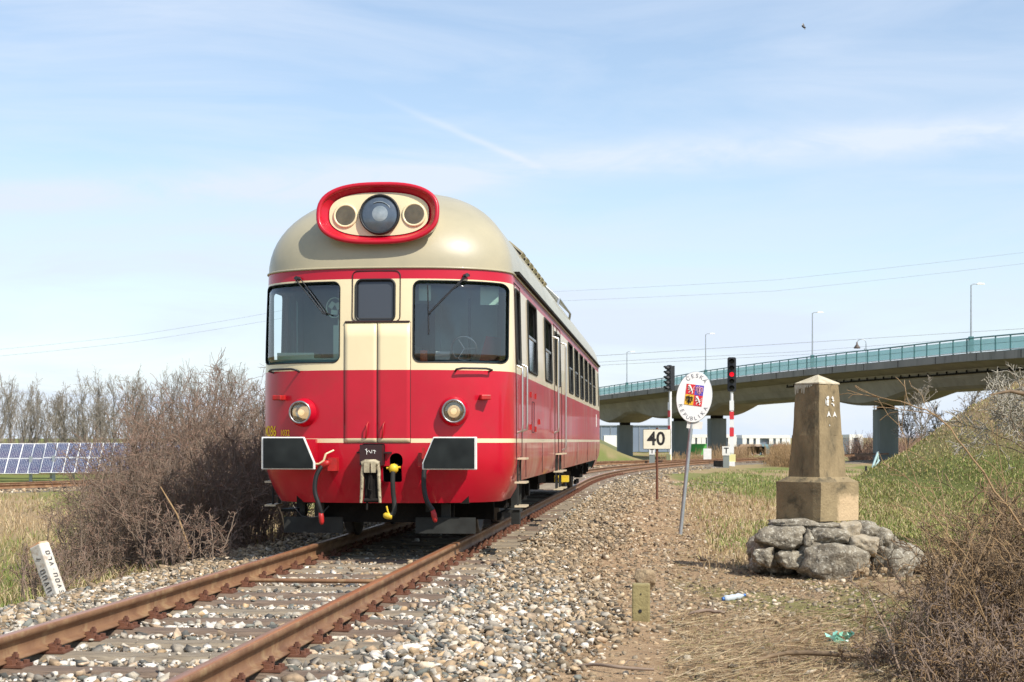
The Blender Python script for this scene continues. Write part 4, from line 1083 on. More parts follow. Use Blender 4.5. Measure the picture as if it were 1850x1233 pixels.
# ------------------------------------------------------------------ border obelisk on its rubble footing
def rot_frame(o, az): o.rotation_euler = (0, 0, az)
MC = px(1487, 860, 16.75); mon = tag(empty('stone_monument', (MC.x+.005, 17.10, 0), rz=R(-51.5)), 'weathered concrete obelisk with white paint flakes standing on a footing of lichened boulders', 'monument')
MT['obelisk'] = mat('old_concrete', (.30, .225, .12), (.17, .13, .07), 3.6, .92, bump=.014, bscale=30, c3=(.085, .07, .04), s3=4.2, f3=.9, stretch=(1.6, 1.6, .6))
MT['obeliskcap'] = mat('bleached_cap', (.58, .52, .38), (.42, .36, .24), 9, .9, bump=.01, bscale=40)
MT['plaster'] = mat('pale_patch', (.56, .42, .25), (.42, .31, .17), 7, .9)
def frustum(name, a0, a1, z0, z1, mt, nz=1, w=.010, cuts=6):
    """square tapering block with slightly worn, uneven faces"""
    vs = []; fs = []; r = random.Random(name+str(z0)); n = cuts*4
    for i in range(nz+1):
        t_ = i/nz; a = (a0+(a1-a0)*t_)/2; z = z0+(z1-z0)*t_
        for k in range(4):
            for j in range(cuts):
                u = -1+2*j/cuts; x, y = [(u, -1), (1, u), (-u, 1), (-1, -u)][k]
                c_ = .965 if j == 0 else 1
                vs.append((x*a*c_+r.uniform(-w, w)*.5, y*a*c_+r.uniform(-w, w)*.5, z+(r.uniform(-w, w)*.5 if 0 < i < nz else 0)))
    for i in range(nz):
        for j in range(n): fs.append((i*n+j, i*n+(j+1) % n, (i+1)*n+(j+1) % n, (i+1)*n+j))
    fs.append(tuple(range(n))[::-1]); fs.append(tuple(range(nz*n, nz*n+n)))
    me = bpy.data.meshes.new(name); me.from_pydata(vs, [], fs); me.materials.append(mt); me.update()
    return obj(name, me, mon)
zb = .262
def plinth_mat():
    m_ = mat('plinth_concrete', (.31, .235, .125), (.20, .15, .08), 3.6, .92, bump=.014, bscale=30, c3=(.085, .07, .04), s3=4.2, f3=.9)
    t = m_.node_tree; b = [n for n in t.nodes if n.type == 'BSDF_PRINCIPLED'][0]; src = b.inputs['Base Color'].links[0].from_socket
    tc_ = N(t, 'ShaderNodeTexCoord'); sp_ = N(t, 'ShaderNodeSeparateXYZ'); t.links.new(tc_.outputs['Object'], sp_.inputs[0])
    nz = N(t, 'ShaderNodeTexNoise', i_Scale=7.0, i_Detail=6.0, i_Roughness=.7); t.links.new(tc_.outputs['Object'], nz.inputs[0])
    w_ = M_(t, 'MULTIPLY_ADD', nz.outputs[0], .26, -.13)
    fa = M_(t, 'MULTIPLY', M_(t, 'ADD', M_(t, 'ADD', sp_.outputs[1], .06), w_), 16, clamp=True)
    fb = M_(t, 'MULTIPLY', M_(t, 'ADD', M_(t, 'SUBTRACT', zb+.30, sp_.outputs[2]), w_), 14, clamp=True)
    fc = M_(t, 'MULTIPLY', M_(t, 'SUBTRACT', sp_.outputs[0], .30), 80, clamp=True)
    f = M_(t, 'MULTIPLY', M_(t, 'MULTIPLY', fa, fb), fc)
    t.links.new(mixc(t, M_(t, 'MULTIPLY', f, .9), src, (.56, .41, .24)), b.inputs['Base Color']); return m_
frustum('plinth', .650, .655, zb, zb+.42, plinth_mat(), 4)
frustum('plinth_ledge', .650, .475, zb+.42, zb+.475, MT['obelisk'], 1)
frustum('shaft', .455, .405, zb+.475, zb+.93, MT['obelisk'], 5)
frustum('shaft', .398, .332, zb+.93, zb+1.49, MT['obelisk'], 6)
cap = MB(); h_ = .172
cap.add([(-h_, -h_, zb+1.49), (h_, -h_, zb+1.49), (h_, h_, zb+1.49), (-h_, h_, zb+1.49), (-h_, -h_, zb+1.505), (h_, -h_, zb+1.505), (h_, h_, zb+1.505), (-h_, h_, zb+1.505), (0.0, 0.01, zb+1.60)],
        [(3, 2, 1, 0), (0, 1, 5, 4), (1, 2, 6, 5), (2, 3, 7, 6), (3, 0, 4, 7), (4, 5, 8), (5, 6, 8), (6, 7, 8), (7, 4, 8)])
cap.build('cap', MT['obeliskcap'], mon)
# the sunlit face of this square block looks to local +x; paint flakes sit on it, 2 mm proud
def onface(u, z, off=.003):
    a = np.interp(z, [zb+.475, zb+.93, zb+1.49], [.455/2, .402/2, .332/2])
    return Vector((a+off, u, z))
r = random.Random(5)
for u, z, su, sz in ((-.035, 1.60, .022, .022), (-.04, 1.565, .024, .026), (-.04, 1.530, .020, .02), (-.072, 1.555, .009, .035), (.045, 1.60, .014, .02), (.052, 1.575, .016, .014), (.055, 1.525, .015, .018), (.03, 1.54, .010, .01), (.03, 1.60, .006, .006), (-.028, 1.30, .006, .008)):
    pts = [onface(u+su*math.cos(a)*r.uniform(.6, 1.15), z+sz*math.sin(a)*r.uniform(.6, 1.15)) for a in [2*PI*i/9 for i in range(9)]]
    fl = MB(); fl.prism(pts, (.004, 0, 0)); fl.build('paint_flake', MT['white'], mon)
for u, z in ((-.035, 1.42), (.062, 1.418)):
    fl = MB(); fl.prism([onface(u-.030, z-.028), onface(u+.004, z-.008), onface(u+.034, z-.030), onface(u+.004, z+.036)], (.004, 0, 0)); fl.build('paint_flake', MT['white'], mon)
MT['stain'] = mat('white_drip', (.50, .47, .36), (.38, .34, .24), 20, .9)
dr = MB()
for i in range(9):
    u = -.155+.028*i+r.uniform(-.006, .006); L_d = r.uniform(.02, .085)*(1.4 if i < 6 else .5)
    a1 = .332/2; w_ = r.uniform(.012, .022); za, zc_ = zb+1.485, zb+1.485-L_d
    dr.prism([(u-w_, -(a1+.002), za), (u-w_*.3, -(a1+.008), zc_), (u+w_*.4, -(a1+.008), zc_), (u+w_, -(a1+.002), za)], (0, -.003, 0))
dr.build('bleached_drip', MT['stain'], mon)
# footing stones
from mathutils import noise as mnoise
def rock(name, c, size, mt, seed, parent=None, rz=0, sub=2, blk=3.0, rough=.10, ry=0):
    r_ = np.random.default_rng(seed); v, f = (ICO2 if sub == 2 else ICO3); v = v.copy()
    e_ = np.abs(v)**blk; v = v/(e_.sum(1)**(1/blk))[:, None]
    for k in range(9):
        d_ = r_.normal(0, 1, 3); d_ /= np.linalg.norm(d_); o_ = r_.uniform(.72, 1.05)
        pr = v@d_; v -= np.outer(np.clip(pr-o_, 0, None), d_)*.96       # split faces
    ph_ = r_.uniform(0, 6, 3); v *= 1+(rough*.5*np.sin(v@r_.normal(0, 4, 3)+ph_[0])+rough*.35*np.sin(v@r_.normal(0, 8, 3)+ph_[1]))[:, None]+r_.normal(0, rough*.12, (len(v), 1))
    if sub == 3:
        o3 = Vector((seed*1.7, seed*.9, 3)); v *= np.array([1+.13*mnoise.noise(Vector(p)*2.6+o3)+.08*mnoise.noise(Vector(p)*6+o3)+.045*mnoise.noise(Vector(p)*14+o3) for p in v])[:, None]
    v *= np.array(size)/2
    cy_, sy_ = math.cos(ry), math.sin(ry); x, z = v[:, 0].copy(), v[:, 2].copy(); v[:, 0] = x*cy_+z*sy_; v[:, 2] = -x*sy_+z*cy_
    c_, s_ = math.cos(rz), math.sin(rz); x, y = v[:, 0].copy(), v[:, 1].copy(); v[:, 0] = x*c_-y*s_; v[:, 1] = x*s_+y*c_
    o = obj(name, npmesh(name, v, f, mt, smooth=(sub == 3)), parent); o.location = c
    return o
foot = tag(empty('rubble_footing', (MC.x+.07, 17.0, -.3)), 'heap of lichened grey boulders mortared under the concrete obelisk', 'stone footing')
RB = [(1393, 938, 1522, 960, 16.62, .5, 0), (1515, 943, 1557, 981, 16.42, .18, .35), (1541, 941, 1580, 972, 16.66, .4, 0), (1366, 952, 1453, 997, 16.50, .45, -.05),
      (1450, 957, 1469, 994, 16.42, .3, 0), (1466, 955, 1534, 992, 16.38, .4, .06), (1450, 984, 1560, 1056, 16.18, .55, .08), (1361, 990, 1404, 1024, 16.48, .4, 0), (1400, 995, 1455, 1026, 16.40, .4, 0),
      (1532, 969, 1590, 1004, 16.30, .4, .2), (1560, 955, 1614, 996, 16.62, .5, .5), (1570, 992, 1648, 1054, 16.40, .5, .3), (1584, 1048, 1644, 1074, 16.05, .35, 0), (1540, 998, 1568, 1050, 16.30, .3, .1)]
for i, (x0, y0, x1, y1, Y, dp, ry) in enumerate(RB):
    c = px((x0+x1)/2, (y0+y1)/2, Y+dp/2-.05); w = (x1-x0)/FPX*Y*1.04; h = (y1-y0)/FPX*Y*1.06
    o = rock('stone', (0, 0, 0), (w, dp, h), MT['stone'] if i not in (1, 9, 13) else MT['stonelight'], 40+i, foot, rz=[.1, -.1, .25, -.3][i % 4]*.6, sub=3, blk=4.2, rough=.07, ry=ry*.5)
    o.location = c-Vector(foot.location)
for i, (dx, dy, w, h) in enumerate(((.1, .9, .9, .5), (.75, .75, .6, .4), (-.55, .6, .5, .45), (.85, .25, .5, .35), (-.6, .25, .45, .4))):
    rock('stone', (dx, dy-.3, .15), (w, .6, h), MT['stone'], 90+i, foot, sub=3, blk=3)
rock('mortar', (0.05, .10, .16), (1.0, .95, .68), MT['mortar'], 77, foot, sub=3, blk=3)
for i in range(16):
    c = px(random.uniform(1545, 1600), random.uniform(1022, 1066), 15.95+random.uniform(0, .3)); o = rock('mortar_lump', c, [random.uniform(.03, .10) for _ in range(3)], MT['mortar'], 200+i, None); o.parent = foot; o.location = c-Vector(foot.location)

# ------------------------------------------------------------------ small things on the ground
def put(o, x, y, z=None, rz=0, tilt=(0, 0)):
    o.location = (x, y, float(ground(x, y)) if z is None else z); o.rotation_euler = (tilt[0], tilt[1], rz); return o
st = tag(empty('marker_post'), 'short mossy concrete stub with a round hole on the dirt path', 'post')
m = MB(); m.box((0, 0, .12), (.142, .11, .36)); o = m.build('post', mat('mossy_concrete', (.33, .27, .12), (.22, .18, .08), 6, .9, bump=.008, bscale=40), st); bevel(o, .012)
m = MB(); m.cyl((-.005, -.060, .085), (-.005, -.052, .085), .014, n=12); m.cyl((.0, -.060, .22), (.0, -.052, .22), .006, n=10); m.build('hole', MT['black'], st)
put(st, 1.028, 12.35, rz=R(-6))
o = rock('boundary_stone', (0, 0, 0), (.20, .16, .20), MT['mortar'], 7, None, sub=3, blk=4, rough=.04); tag(o, 'low tan block of stone half sunk behind the mossy concrete stub', 'stone'); put(o, 1.28, 14.95); o.location.z += .09
# crushed plastic bottle
bt = tag(empty('plastic_bottle'), 'crushed clear plastic bottle with a blue cap on the moss before the boulders', 'bottle')
MT['pet'] = mat('clear_plastic', (.62, .70, .74), (.75, .80, .82), 20, .2, coat=.6, trans=(.9, .95, 1, .35)); MT['blue'] = mat('blue_cap', (.03, .14, .42), rough=.4)
m = MB(); m.lathe([(0, -.1), (.03, -.098), (.034, -.07), (.026, -.04), (.033, -.01), (.024, .02), (.033, .05), (.020, .085), (.012, .10), (.012, .115)], (0, 0, .03), (1, 0, .12), 12); m.build('bottle_body', MT['pet'], bt)
m = MB(); m.cyl((-.118, 0, .018), (-.098, 0, .020), .017, n=12); m.cyl((.105, 0, .044), (.124, 0, .046), .014, n=10); m.build('cap', MT['blue'], bt)
put(bt, 2.03, 14.2, rz=R(22))
gb = tag(empty('plastic_scrap'), 'crumpled green plastic scrap lying in dead grass near the brambles', 'litter')
m = MB(); rr_ = random.Random(4)
for i in range(16):
    c_ = Vector((rr_.uniform(-.07, .07), rr_.uniform(-.05, .05), rr_.uniform(.02, .07))); q = [c_+Vector((rr_.uniform(-.05, .05), rr_.uniform(-.04, .04), rr_.uniform(-.025, .035))) for _ in range(4)]; m.add(q, [(0, 1, 2), (0, 2, 3)])
m.build('sheet', mat('green_plastic', (.22, .58, .42), (.36, .70, .55), 20, .3, coat=.5), gb); put(gb, 2.38, 11.2)
# fallen sticks
for i, (x, y, L, rz, rd, lab) in enumerate(((2.05, 10.1, .95, .12, .016, 'long curved dead branch lying in front of the brambles'), (.62, 9.55, .50, -.3, .010, 'thin dead branch on the dirt at the bottom of the picture'), (.35, 20.2, .60, -.25, .012, 'dark stick lying on the ballast edge beside the railcar'), (2.9, 9.7, .7, -.4, .012, 'grey dead branch under the brambles'), (1.62, 12.9, .30, .1, .014, 'short piece of bark on the dirt path'))):
    m = MB(); pts = [Vector((-L/2+L*k/8, .10*L*math.sin(k*.8+i), .02+.05*L*math.sin(PI*k/8)+random.uniform(-.006, .006))) for k in range(9)]
    m.tube(pts, [rd*(.6+.5*math.sin(.4+2.2*k/8)) for k in range(9)], 6); m.tube([pts[5], pts[5]+Vector((.08*L, .12*L, .04)), pts[5]+Vector((.22*L, .2*L, .03))], [rd*.5, rd*.35, rd*.2], 5)
    o = m.build('stick', MT['twigdark'] if i in (0, 2) else MT['twig']); tag(o, lab, 'stick', 'sticks on the dirt path'); put(o, x, y, rz=rz)
# odd pale rocks on the path
for i, (x, y, s) in enumerate(((.70, 13.3, .075), (.42, 12.8, .065), (1.9, 13.5, .055), (1.15, 10.2, .05), (2.35, 13.0, .05), (.30, 10.9, .06), (-.30, 15.6, .10))):
    o = rock('loose_rock', (0, 0, 0), (s*1.3, s, s*.8), MT['stonelight'], 300+i, None, rough=.12)
    tag(o, ['pinkish fist sized rock left of the mossy concrete stub', 'tan rock near the mossy stub on the ballast side', 'pale flat rock between the bottle and the mossy stub', 'small pale rock in front of the mossy stub', 'tan rock before the boulders', 'tan rock at the foot of the ballast slope', 'large tan rock on the ballast beside the railcar nose'][i], 'rock', 'loose rocks on the path'); put(o, x, y); o.location.z += s*.2
# white lettered boundary post, leaning, left of the track
wp = tag(empty('leaning_post'), 'leaning white stone post with faded black lettering by the left ballast edge', 'post')
m = MB(); m.box((0, 0, .25), (.135, .13, .74)); o = m.build('post', mat('flaking_whitewash', (.62, .59, .52), (.50, .46, .38), 8, .85, c3=(.36, .27, .19), s3=12, f3=.7), wp); bevel(o, .012)
m = MB(); m.box((0, 0, .622), (.13, .125, .028), taper=.86); m.build('post_top', mat('orange_lichen', (.50, .24, .10), (.55, .45, .32), 14, .9), wp)
MT['ink'] = mat('faded_black_lettering', (.06, .06, .06), (.16, .15, .14), 30, .8)
def stroke_column(parent, face, seq, z0, pitch, sx, sz):
    m = MB(); z = z0
    for ch in seq:
        segs = {'1': [((-.4, .3), (.5, .0)), ((-.4, .3), (-.2, .5))], '.': [((0, 0), (.1, 0))], '0': [((-.5, -.3), (.5, -.3)), ((.5, -.3), (.5, .3)), ((.5, .3), (-.5, .3)), ((-.5, .3), (-.5, -.3))],
                'n': [((-.5, -.3), (.5, -.3)), ((-.5, .3), (.5, .3)), ((.5, -.3), (.5, .3))], 'v': [((-.5, -.3), (.5, 0)), ((.5, 0), (-.5, .3))], 'e': [((-.5, -.3), (.5, -.3)), ((-.5, .3), (-.5, -.3)), ((0, .2), (0, -.3)), ((.5, .3), (.5, -.3))], 'l': [((-.5, -.3), (.5, -.3)), ((.5, -.3), (.5, .3))]}[ch]
        for (a, b), (c_, d_) in segs:
            P0 = face(a*sx, z+b*sz); P1 = face(c_*sx, z+d_*sz); m.tube([P0, P1], .0055, 4)
        z -= pitch
    m.build('lettering', MT['ink'], parent)
stroke_column(wp, lambda u, z: Vector((u, -.0665, z)), '1.0nvnevl', .48, .058, .055, .05)
stroke_column(wp, lambda u, z: Vector((.0695, u, z)), '0lv.n0vel', .52, .055, .045, .045)
put(wp, -4.13, 14.2, rz=R(36), z=-.40); wp.rotation_euler = (R(3), R(-23), R(-28))

# ------------------------------------------------------------------ signs
def plate_text(s, size, parent, mt, fx, off=.006, name='lettering', extra=None, ext=0):
    me = textmesh(s, size, ext)
    for v in me.vertices: v.co = fx(v.co.x, v.co.y)
    return obj(name, me, parent, mt)
Y40 = 38.0; c40 = px(1187, 794, Y40)
s40 = tag(empty('speed_sign', (c40.x, Y40, float(ground(c40.x, Y40))), rz=R(-6)), 'small white board reading 40 on a thin rusty post beside the path', 'sign')
hz_ = c40.z-s40.location.z
MT['signcream'] = mat('ivory_enamel', (.80, .78, .62), (.72, .70, .55), 8, .4); MT['ink2'] = mat('black_lettering', (.012, .012, .012), rough=.6)
m = MB(); m.cyl((0, .02, -.2), (0, .02, hz_+.28), .030, n=8); m.build('post', MT['rustdark'], s40)
m = MB(); m.box((0, -.02, hz_), (.665, .012, .475)); o = m.build('board', MT['signcream'], s40); bevel(o, .004)
m = MB(); m.tube([(x, -.02, z+hz_) for x, z in rrect(-.335, .335, -.24, .24, .02, 2)], .008, 5, closed=True); m.build('board_edge', MT['greybar'], s40)
plate_text('40', .46, s40, MT['ink2'], lambda x, y: Vector((x*.95-.02, -.029, hz_+y*1.0+.0)), name='lettering', ext=.010)

YC = 24.1; base = px(1229, 963, YC); top = px(1254, 714, YC)
cs = tag(empty('border_sign', (base.x, YC, float(ground(base.x, YC)))), 'white oval sign reading ČESKÁ REPUBLIKA with the state arms, on a leaning grey pole', 'sign')
lean = math.atan2(top.x-base.x, top.z-base.z); cs.rotation_euler = (0, lean, R(-4)); Ls = (top-base).length
m = MB(); m.cyl((0, 0, -.2), (0, 0, Ls+.28), .030, n=12); m.build('pole', MT['galv'], cs)
ov = [(.272*math.cos(a), .392*math.sin(a)) for a in [2*PI*i/56 for i in range(56)]]
rt = -.03
def of(x, z, y=-.045): return Vector((x*math.cos(rt)-z*math.sin(rt), y, Ls+x*math.sin(rt)+z*math.cos(rt)))
m = MB(); m.prism([of(x, z) for x, z in ov], (0, .012, 0)); m.build('oval_plate', mat('white_sign', (.82, .82, .80), (.78, .78, .76), 6, .35), cs)
m = MB(); m.tube([of(x, z, -.039) for x, z in ov], .007, 5, closed=True); m.build('rim', MT['galv'], cs)
for z_b in (.15, -.2): m = MB(); m.box((0, -.02, Ls+z_b), (.05, .04, .05)); m.build('bracket', MT['galv'], cs)
m = MB(); m.box((.05, -.02, Ls-.43), (.24, .008, .12)); m.build('lower_plate', MT['white'], cs)
MT['signgrey'] = mat('grey_lettering', (.12, .12, .14), rough=.6)
def arc_text(s, a0, a1, rx, rz_, size, flip):
    n = len(s)
    for i, ch in enumerate(s):
        a = R(a0+(a1-a0)*i/(n-1)); cx, cz = rx*math.cos(a), rz_*math.sin(a)
        nxv, nzv = math.cos(a)/rx, math.sin(a)/rz_; th = math.atan2(nzv, nxv)-PI/2 if not flip else math.atan2(nzv, nxv)+PI/2
        plate_text(ch, size, cs, MT['signgrey'], lambda x, y, c=math.cos(th), s_=math.sin(th): of(cx+x*c-y*s_, cz+x*s_+y*c, -.0475), name='letter')
arc_text('ČESKÁ', 126, 54, .218, .330, .088, False)
arc_text('REPUBLIKA', 208, 332, .222, .338, .084, True)
# arms: four quarters
def quad(x0, z0, x1, z1, mt, nm='quarter'):
    p = MB(); p.prism([of(x0, z0, -.0505), of(x1, z0, -.0505), of(x1, z1, -.0505), of(x0, z1, -.0505)], (0, .004, 0)); return p.build(nm, mt, arms)
arms = MB().prism([of(-.145, -.135, -.0485), of(.132, -.135, -.0485), of(.132, .195, -.0485), of(-.145, .195, -.0485)], (0, .003, 0)).build('coat_of_arms', MT['white'], cs)
CR = mat('arms_red', (.62, .02, .03), rough=.5); CB = mat('arms_blue', (.10, .07, .42), rough=.5); CY = mat('arms_yellow', (.75, .42, .02), rough=.5)
quad(-.142, .032, -.006, .192, CR); quad(-.004, .032, .129, .192, CB); quad(-.142, -.132, -.006, .030, CY); quad(-.004, -.132, .129, .030, CR)
def beast(cx, cz, s, mt, kind):
    p = MB()
    def q(pts, r): p.tube([of(cx+x*s, cz+z*s, -.0525) for x, z in pts], r*s, 5)
    if kind == 'lion':
        q([(-.28, .34), (-.12, .30), (.05, .05), (.10, -.15)], [.09, .13, .12, .09] and .10); q([(.0, .12), (-.30, .14)], .045); q([(-.02, .02), (-.28, -.06)], .045); q([(.10, -.12), (-.12, -.26), (-.14, -.40)], .055); q([(.10, -.12), (.24, -.26), (.18, -.42)], .06); q([(.12, -.08), (.34, .0), (.26, .18), (.38, .34)], .035); q([(-.20, .42), (-.05, .40)], .05)
    else:
        q([(0, .30), (0, -.20)], .11); q([(0, .34), (-.10, .42)], .05); q([(-.06, .18), (-.22, .32), (-.36, .22)], .055); q([(.06, .18), (.22, .32), (.36, .22)], .055)
        for t_ in (-1, 1): q([(t_*.30, .20), (t_*.34, -.12)], .04); q([(t_*.20, .20), (t_*.22, -.18)], .04); q([(t_*.08, -.1), (t_*.20, -.34)], .04)
        q([(0, -.15), (0, -.42)], .07)
    p.build('heraldic_figure', mt, arms)
beast(-.072, .112, .15, MT['white'], 'lion'); beast(.064, -.05, .15, MT['white'], 'lion'); beast(.062, .112, .15, mat('arms_pink', (.62, .30, .36), rough=.5), 'eagle'); beast(-.075, -.05, .15, MT['ink2'], 'eagle')

# ------------------------------------------------------------------ light signals
MT['maskred'] = mat('mast_red', (.62, .03, .04), rough=.5); MT['mastwhite'] = mat('mast_white', (.74, .74, .72), rough=.5); MT['paleyellow'] = mat('pale_yellow_plate', (.72, .66, .30), rough=.6)
def signal(X, Y, ztop, zhead, w, zmast_top, nl, face, bands, label, lit=None):
    z0 = float(ground(X, Y)); g = tag(empty('railway_signal', (X, Y, 0), rz=face), label, 'railway signal')
    m = MB(); m.cyl((0, 0, z0-.1), (0, 0, zmast_top), .085, n=10); mast = m.build('mast', MT['mastwhite'], g)
    for a, b, mt in bands: m = MB(); m.box((0, -.09, (a+b)/2), (.24, .02, b-a-.01)); m.build('mast_board', mt, mast)
    m = MB(); m.box((0, -.11, z0+.45), (.42, .06, .42)); m.build('number_plate', MT['paleyellow'], mast)
    m = MB(); m.box((0, 0, z0+.1), (.35, .35, .3)); m.build('base', MT['mastwhite'], mast)
    m = MB(); pl = [(x, -.13, z) for x, z in rrect(-w/2, w/2, zhead, ztop, w*.22, 4)]; m.prism(pl, (0, .10, 0)); hd = m.build('signal_head', MT['black'], g)
    m = MB(); m.box((0, .08, (ztop+zhead)/2), (w*.7, .26, (ztop-zhead)*.94)); m.build('lamp_box', MT['black'], hd)
    for i in range(nl):
        zc_ = ztop-(ztop-zhead)*(i+.6)/(nl+.2); r_ = w*.27
        m = MB(); m.lathe([(r_, .0), (r_*.9, .02), (0, .035)], (0, -.13, zc_), (0, -1, 0), 16); m.build('lit_red_lens' if lit == i else 'lens', MT['redlamp'] if lit == i else MT['rubber'], hd)
        vs = []; k = 9
        for j in range(k):
            a = R(-20+220*j/(k-1)); vs += [(r_*1.15*math.cos(a), -.13, zc_+r_*1.15*math.sin(a)), (r_*1.15*math.cos(a), -.42+.14*(math.sin(a) < .2), zc_+r_*1.1*math.sin(a)-.02)]
        m = MB(); m.add(vs, [(2*j, 2*j+1, 2*j+3, 2*j+2) for j in range(k-1)]); o = m.build('visor', MT['black'], hd); so_ = o.modifiers.new('t', 'SOLIDIFY'); so_.thickness = .012
    return g
MT['redlamp'] = mat('lit_red_lamp', (.8, .01, .02), rough=.3, emit=(1, .01, .03, .9))
YS = 86.0; p = px(1322, 800, YS)
def zz(y, Y): return CAMZ-(y-797)/FPX*Y
signal(p.x, YS, zz(646, YS), zz(708, YS), .48, zz(706, YS), 5, R(-8), [(zz(742, YS), zz(724, YS), MT['mastwhite']), (zz(758, YS), zz(744, YS), MT['maskred']), (zz(772, YS), zz(759, YS), MT['mastwhite']), (zz(789, YS), zz(773, YS), MT['maskred']), (zz(819, YS), zz(790, YS), MT['mastwhite'])], 'tall black signal head showing one red light on a red and white mast', 2-0)
YS2 = 92.0; p = px(1211, 800, YS2)
signal(p.x, YS2, zz(660, YS2), zz(707, YS2), .45, zz(705, YS2), 5, R(-62), [(zz(741, YS2), zz(727, YS2), MT['mastwhite']), (zz(754, YS2), zz(742, YS2), MT['maskred']), (zz(768, YS2), zz(755, YS2), MT['mastwhite']), (zz(781, YS2), zz(769, YS2), MT['maskred']), (zz(817, YS2), zz(783, YS2), MT['mastwhite'])], 'black signal head turned left with five hooded lamps behind the 40 board')
# small T markers on concrete posts
def tmark(x, y0, yb, Y, w, label, ch='T'):
    c_ = px(x, (y0+yb)/2, Y); g = tag(empty('marker_sign', (c_.x, Y, float(ground(c_.x, Y))), rz=R(-5)), label, 'sign')
    zc_ = zz(y0+8, Y)-g.location.z; m = MB(); m.box((0, .03, (zc_+.1)/2-.1), (.32, .14, zc_+.3)); m.build('post', MT['pier'], g)
    m = MB(); m.box((0, -.055, zc_), (w, .02, w*1.15)); m.build('board', MT['white'], g)
    plate_text(ch, w*1.0, g, MT['ink2'], lambda a, b: Vector((a, -.067, zc_+b)), ext=.012)
tmark(1312, 807, 842, 82, .42, 'low concrete post with a white board lettered T by the red signal')
tmark(1178, 808, 828, 88, .32, 'low concrete post with a small white T board behind the 40 board')
o = MB().box((0, 0, .16), (.7, .5, .34)).build('relay_box', MT['grime']); tag(o, 'small dark box on the ground beside the white T marker', 'box'); p = px(1302, 830, 83); put(o, p.x, 83)
gx_ = tag(empty('marker_board'), 'white board on a thin post beside the far rails', 'marker'); m = MB(); m.box((0, 0, .55), (.5, .06, .7)); m.build('board', MT['white'], gx_); m = MB(); m.cyl((0, .05, 0), (0, .05, 1.6), .03, n=8); m.build('post', MT['galv'], gx_); p = px(1278, 824, 98); put(gx_, p.x, 98)

# ------------------------------------------------------------------ road viaduct
BP = [(900, 745, 275), (1000, 727, 242), (1085, 715, 215), (1198, 700, 193), (1284, 687.4, 173), (1449, 668, 150), (1607, 652.5, 133), (1744, 639, 121), (1850, 631, 113), (1960, 622, 106), (2200, 604, 95), (2500, 585, 85)]
BPt = [px(a, b, c_) for a, b, c_ in BP]
BPt = [Vector((p.x, p.y, 7.9+.25*(p.z-7.9))) if False else p for p in BPt]
def crom(P, k=12):
    q = []
    for i in range(len(P)-1):
        p0, p1, p2, p3 = P[max(i-1, 0)], P[i], P[i+1], P[min(i+2, len(P)-1)]
        for j in range(k):
            u = j/k; q.append(.5*((2*p1)+(p2-p0)*u+(2*p0-5*p1+4*p2-p3)*u*u+(3*p1-p0-3*p2+p3)*u**3))
    return q+[P[-1]]
path = crom(BPt, 14)
acc = [0]
for i in range(1, len(path)): acc.append(acc[-1]+(path[i]-path[i-1]).length)
acc = np.array(acc); PA = np.array([[p.x, p.y, p.z] for p in path])
def at_s(s): return Vector([float(np.interp(s, acc, PA[:, k])) for k in range(3)])
def tan_s(s): t_ = at_s(min(s+1, acc[-1]))-at_s(max(s-1, 0)); t_.z = 0; return t_.normalized()
def across(s): t_ = tan_s(s); n_ = Vector((-t_.y, t_.x, 0)); return n_ if n_.y > 0 else -n_
def s_at_px(x):
    pxs = 925+FPX*PA[:, 0]/PA[:, 1]; return float(np.interp(x, pxs, acc))
PIER = [(1129, 0), (1228, 0), (1295, 0), (1600, 0)]
def s_center_px(x, off=6.0):
    S_ = np.linspace(0, acc[-1], 500); q = [at_s(s)+across(s)*off for s in S_]; return float(np.interp(x, [925+FPX*p.x/p.y for p in q], S_))
pier_s = [s_center_px(x) for x, _ in PIER]+[s_center_px(2050)]
vi = tag(empty('viaduct', tuple(at_s(0))[:2]+(0,)), 'long curving concrete road viaduct with teal railing rising across the right background', 'bridge')
O = Vector(vi.location)
def hdepth(s):
    d = 2.55
    for ps in pier_s: d = max(d, 2.55+1.05*max(0, 1-(abs(s-ps)/9.0)**1.6))
    return d
ss = np.linspace(0, acc[-1], 200)
def sweep(name, prof, mt, s_list=ss):
    vs = []; fs = []; n = None
    for s in s_list:
        p0, a_ = at_s(s), across(s); pr = prof(s); n = len(pr)
        for u, v_ in pr: vs.append(tuple(p0+a_*u+Vector((0, 0, v_))-O))
    for i in range(len(s_list)-1):
        for j in range(n): fs.append((i*n+j, (i+1)*n+j, (i+1)*n+(j+1) % n, i*n+(j+1) % n))
    fs.append(tuple(range(n))); fs.append(tuple(range((len(s_list)-1)*n, len(s_list)*n))[::-1])
    me = bpy.data.meshes.new(name); me.from_pydata(vs, [], fs); me.materials.append(mt); me.update(); return obj(name, me, vi)
sweep('edge_beam', lambda s: [(0, 0), (0, -.62), (.42, -.66), (.45, -.02)], MT['concedge'])
sweep('edge_beam', lambda s: [(12.0, 0), (11.55, -.02), (11.6, -.66), (12.0, -.62)], MT['concedge'])
sweep('deck', lambda s: [(.452, -.05), (.452, -.58), (2.6, -1.0), (9.4, -1.0), (11.54, -.58), (11.54, -.05)], MT['concrete'])
sweep('girder', lambda s: [(2.6, -.97), (2.9, -1.65), (3.4, -hdepth(s)+.25), (3.9, -hdepth(s)), (8.1, -hdepth(s)), (8.6, -hdepth(s)+.25), (9.1, -1.65), (9.4, -.97)], MT['concrete'])
m = MB(); sl_ = np.linspace(s_at_px(1380), s_at_px(1840), 60); m.tube([at_s(s)+across(s)*2.55+Vector((0, 0, -1.35))-O for s in sl_], .07, 6)
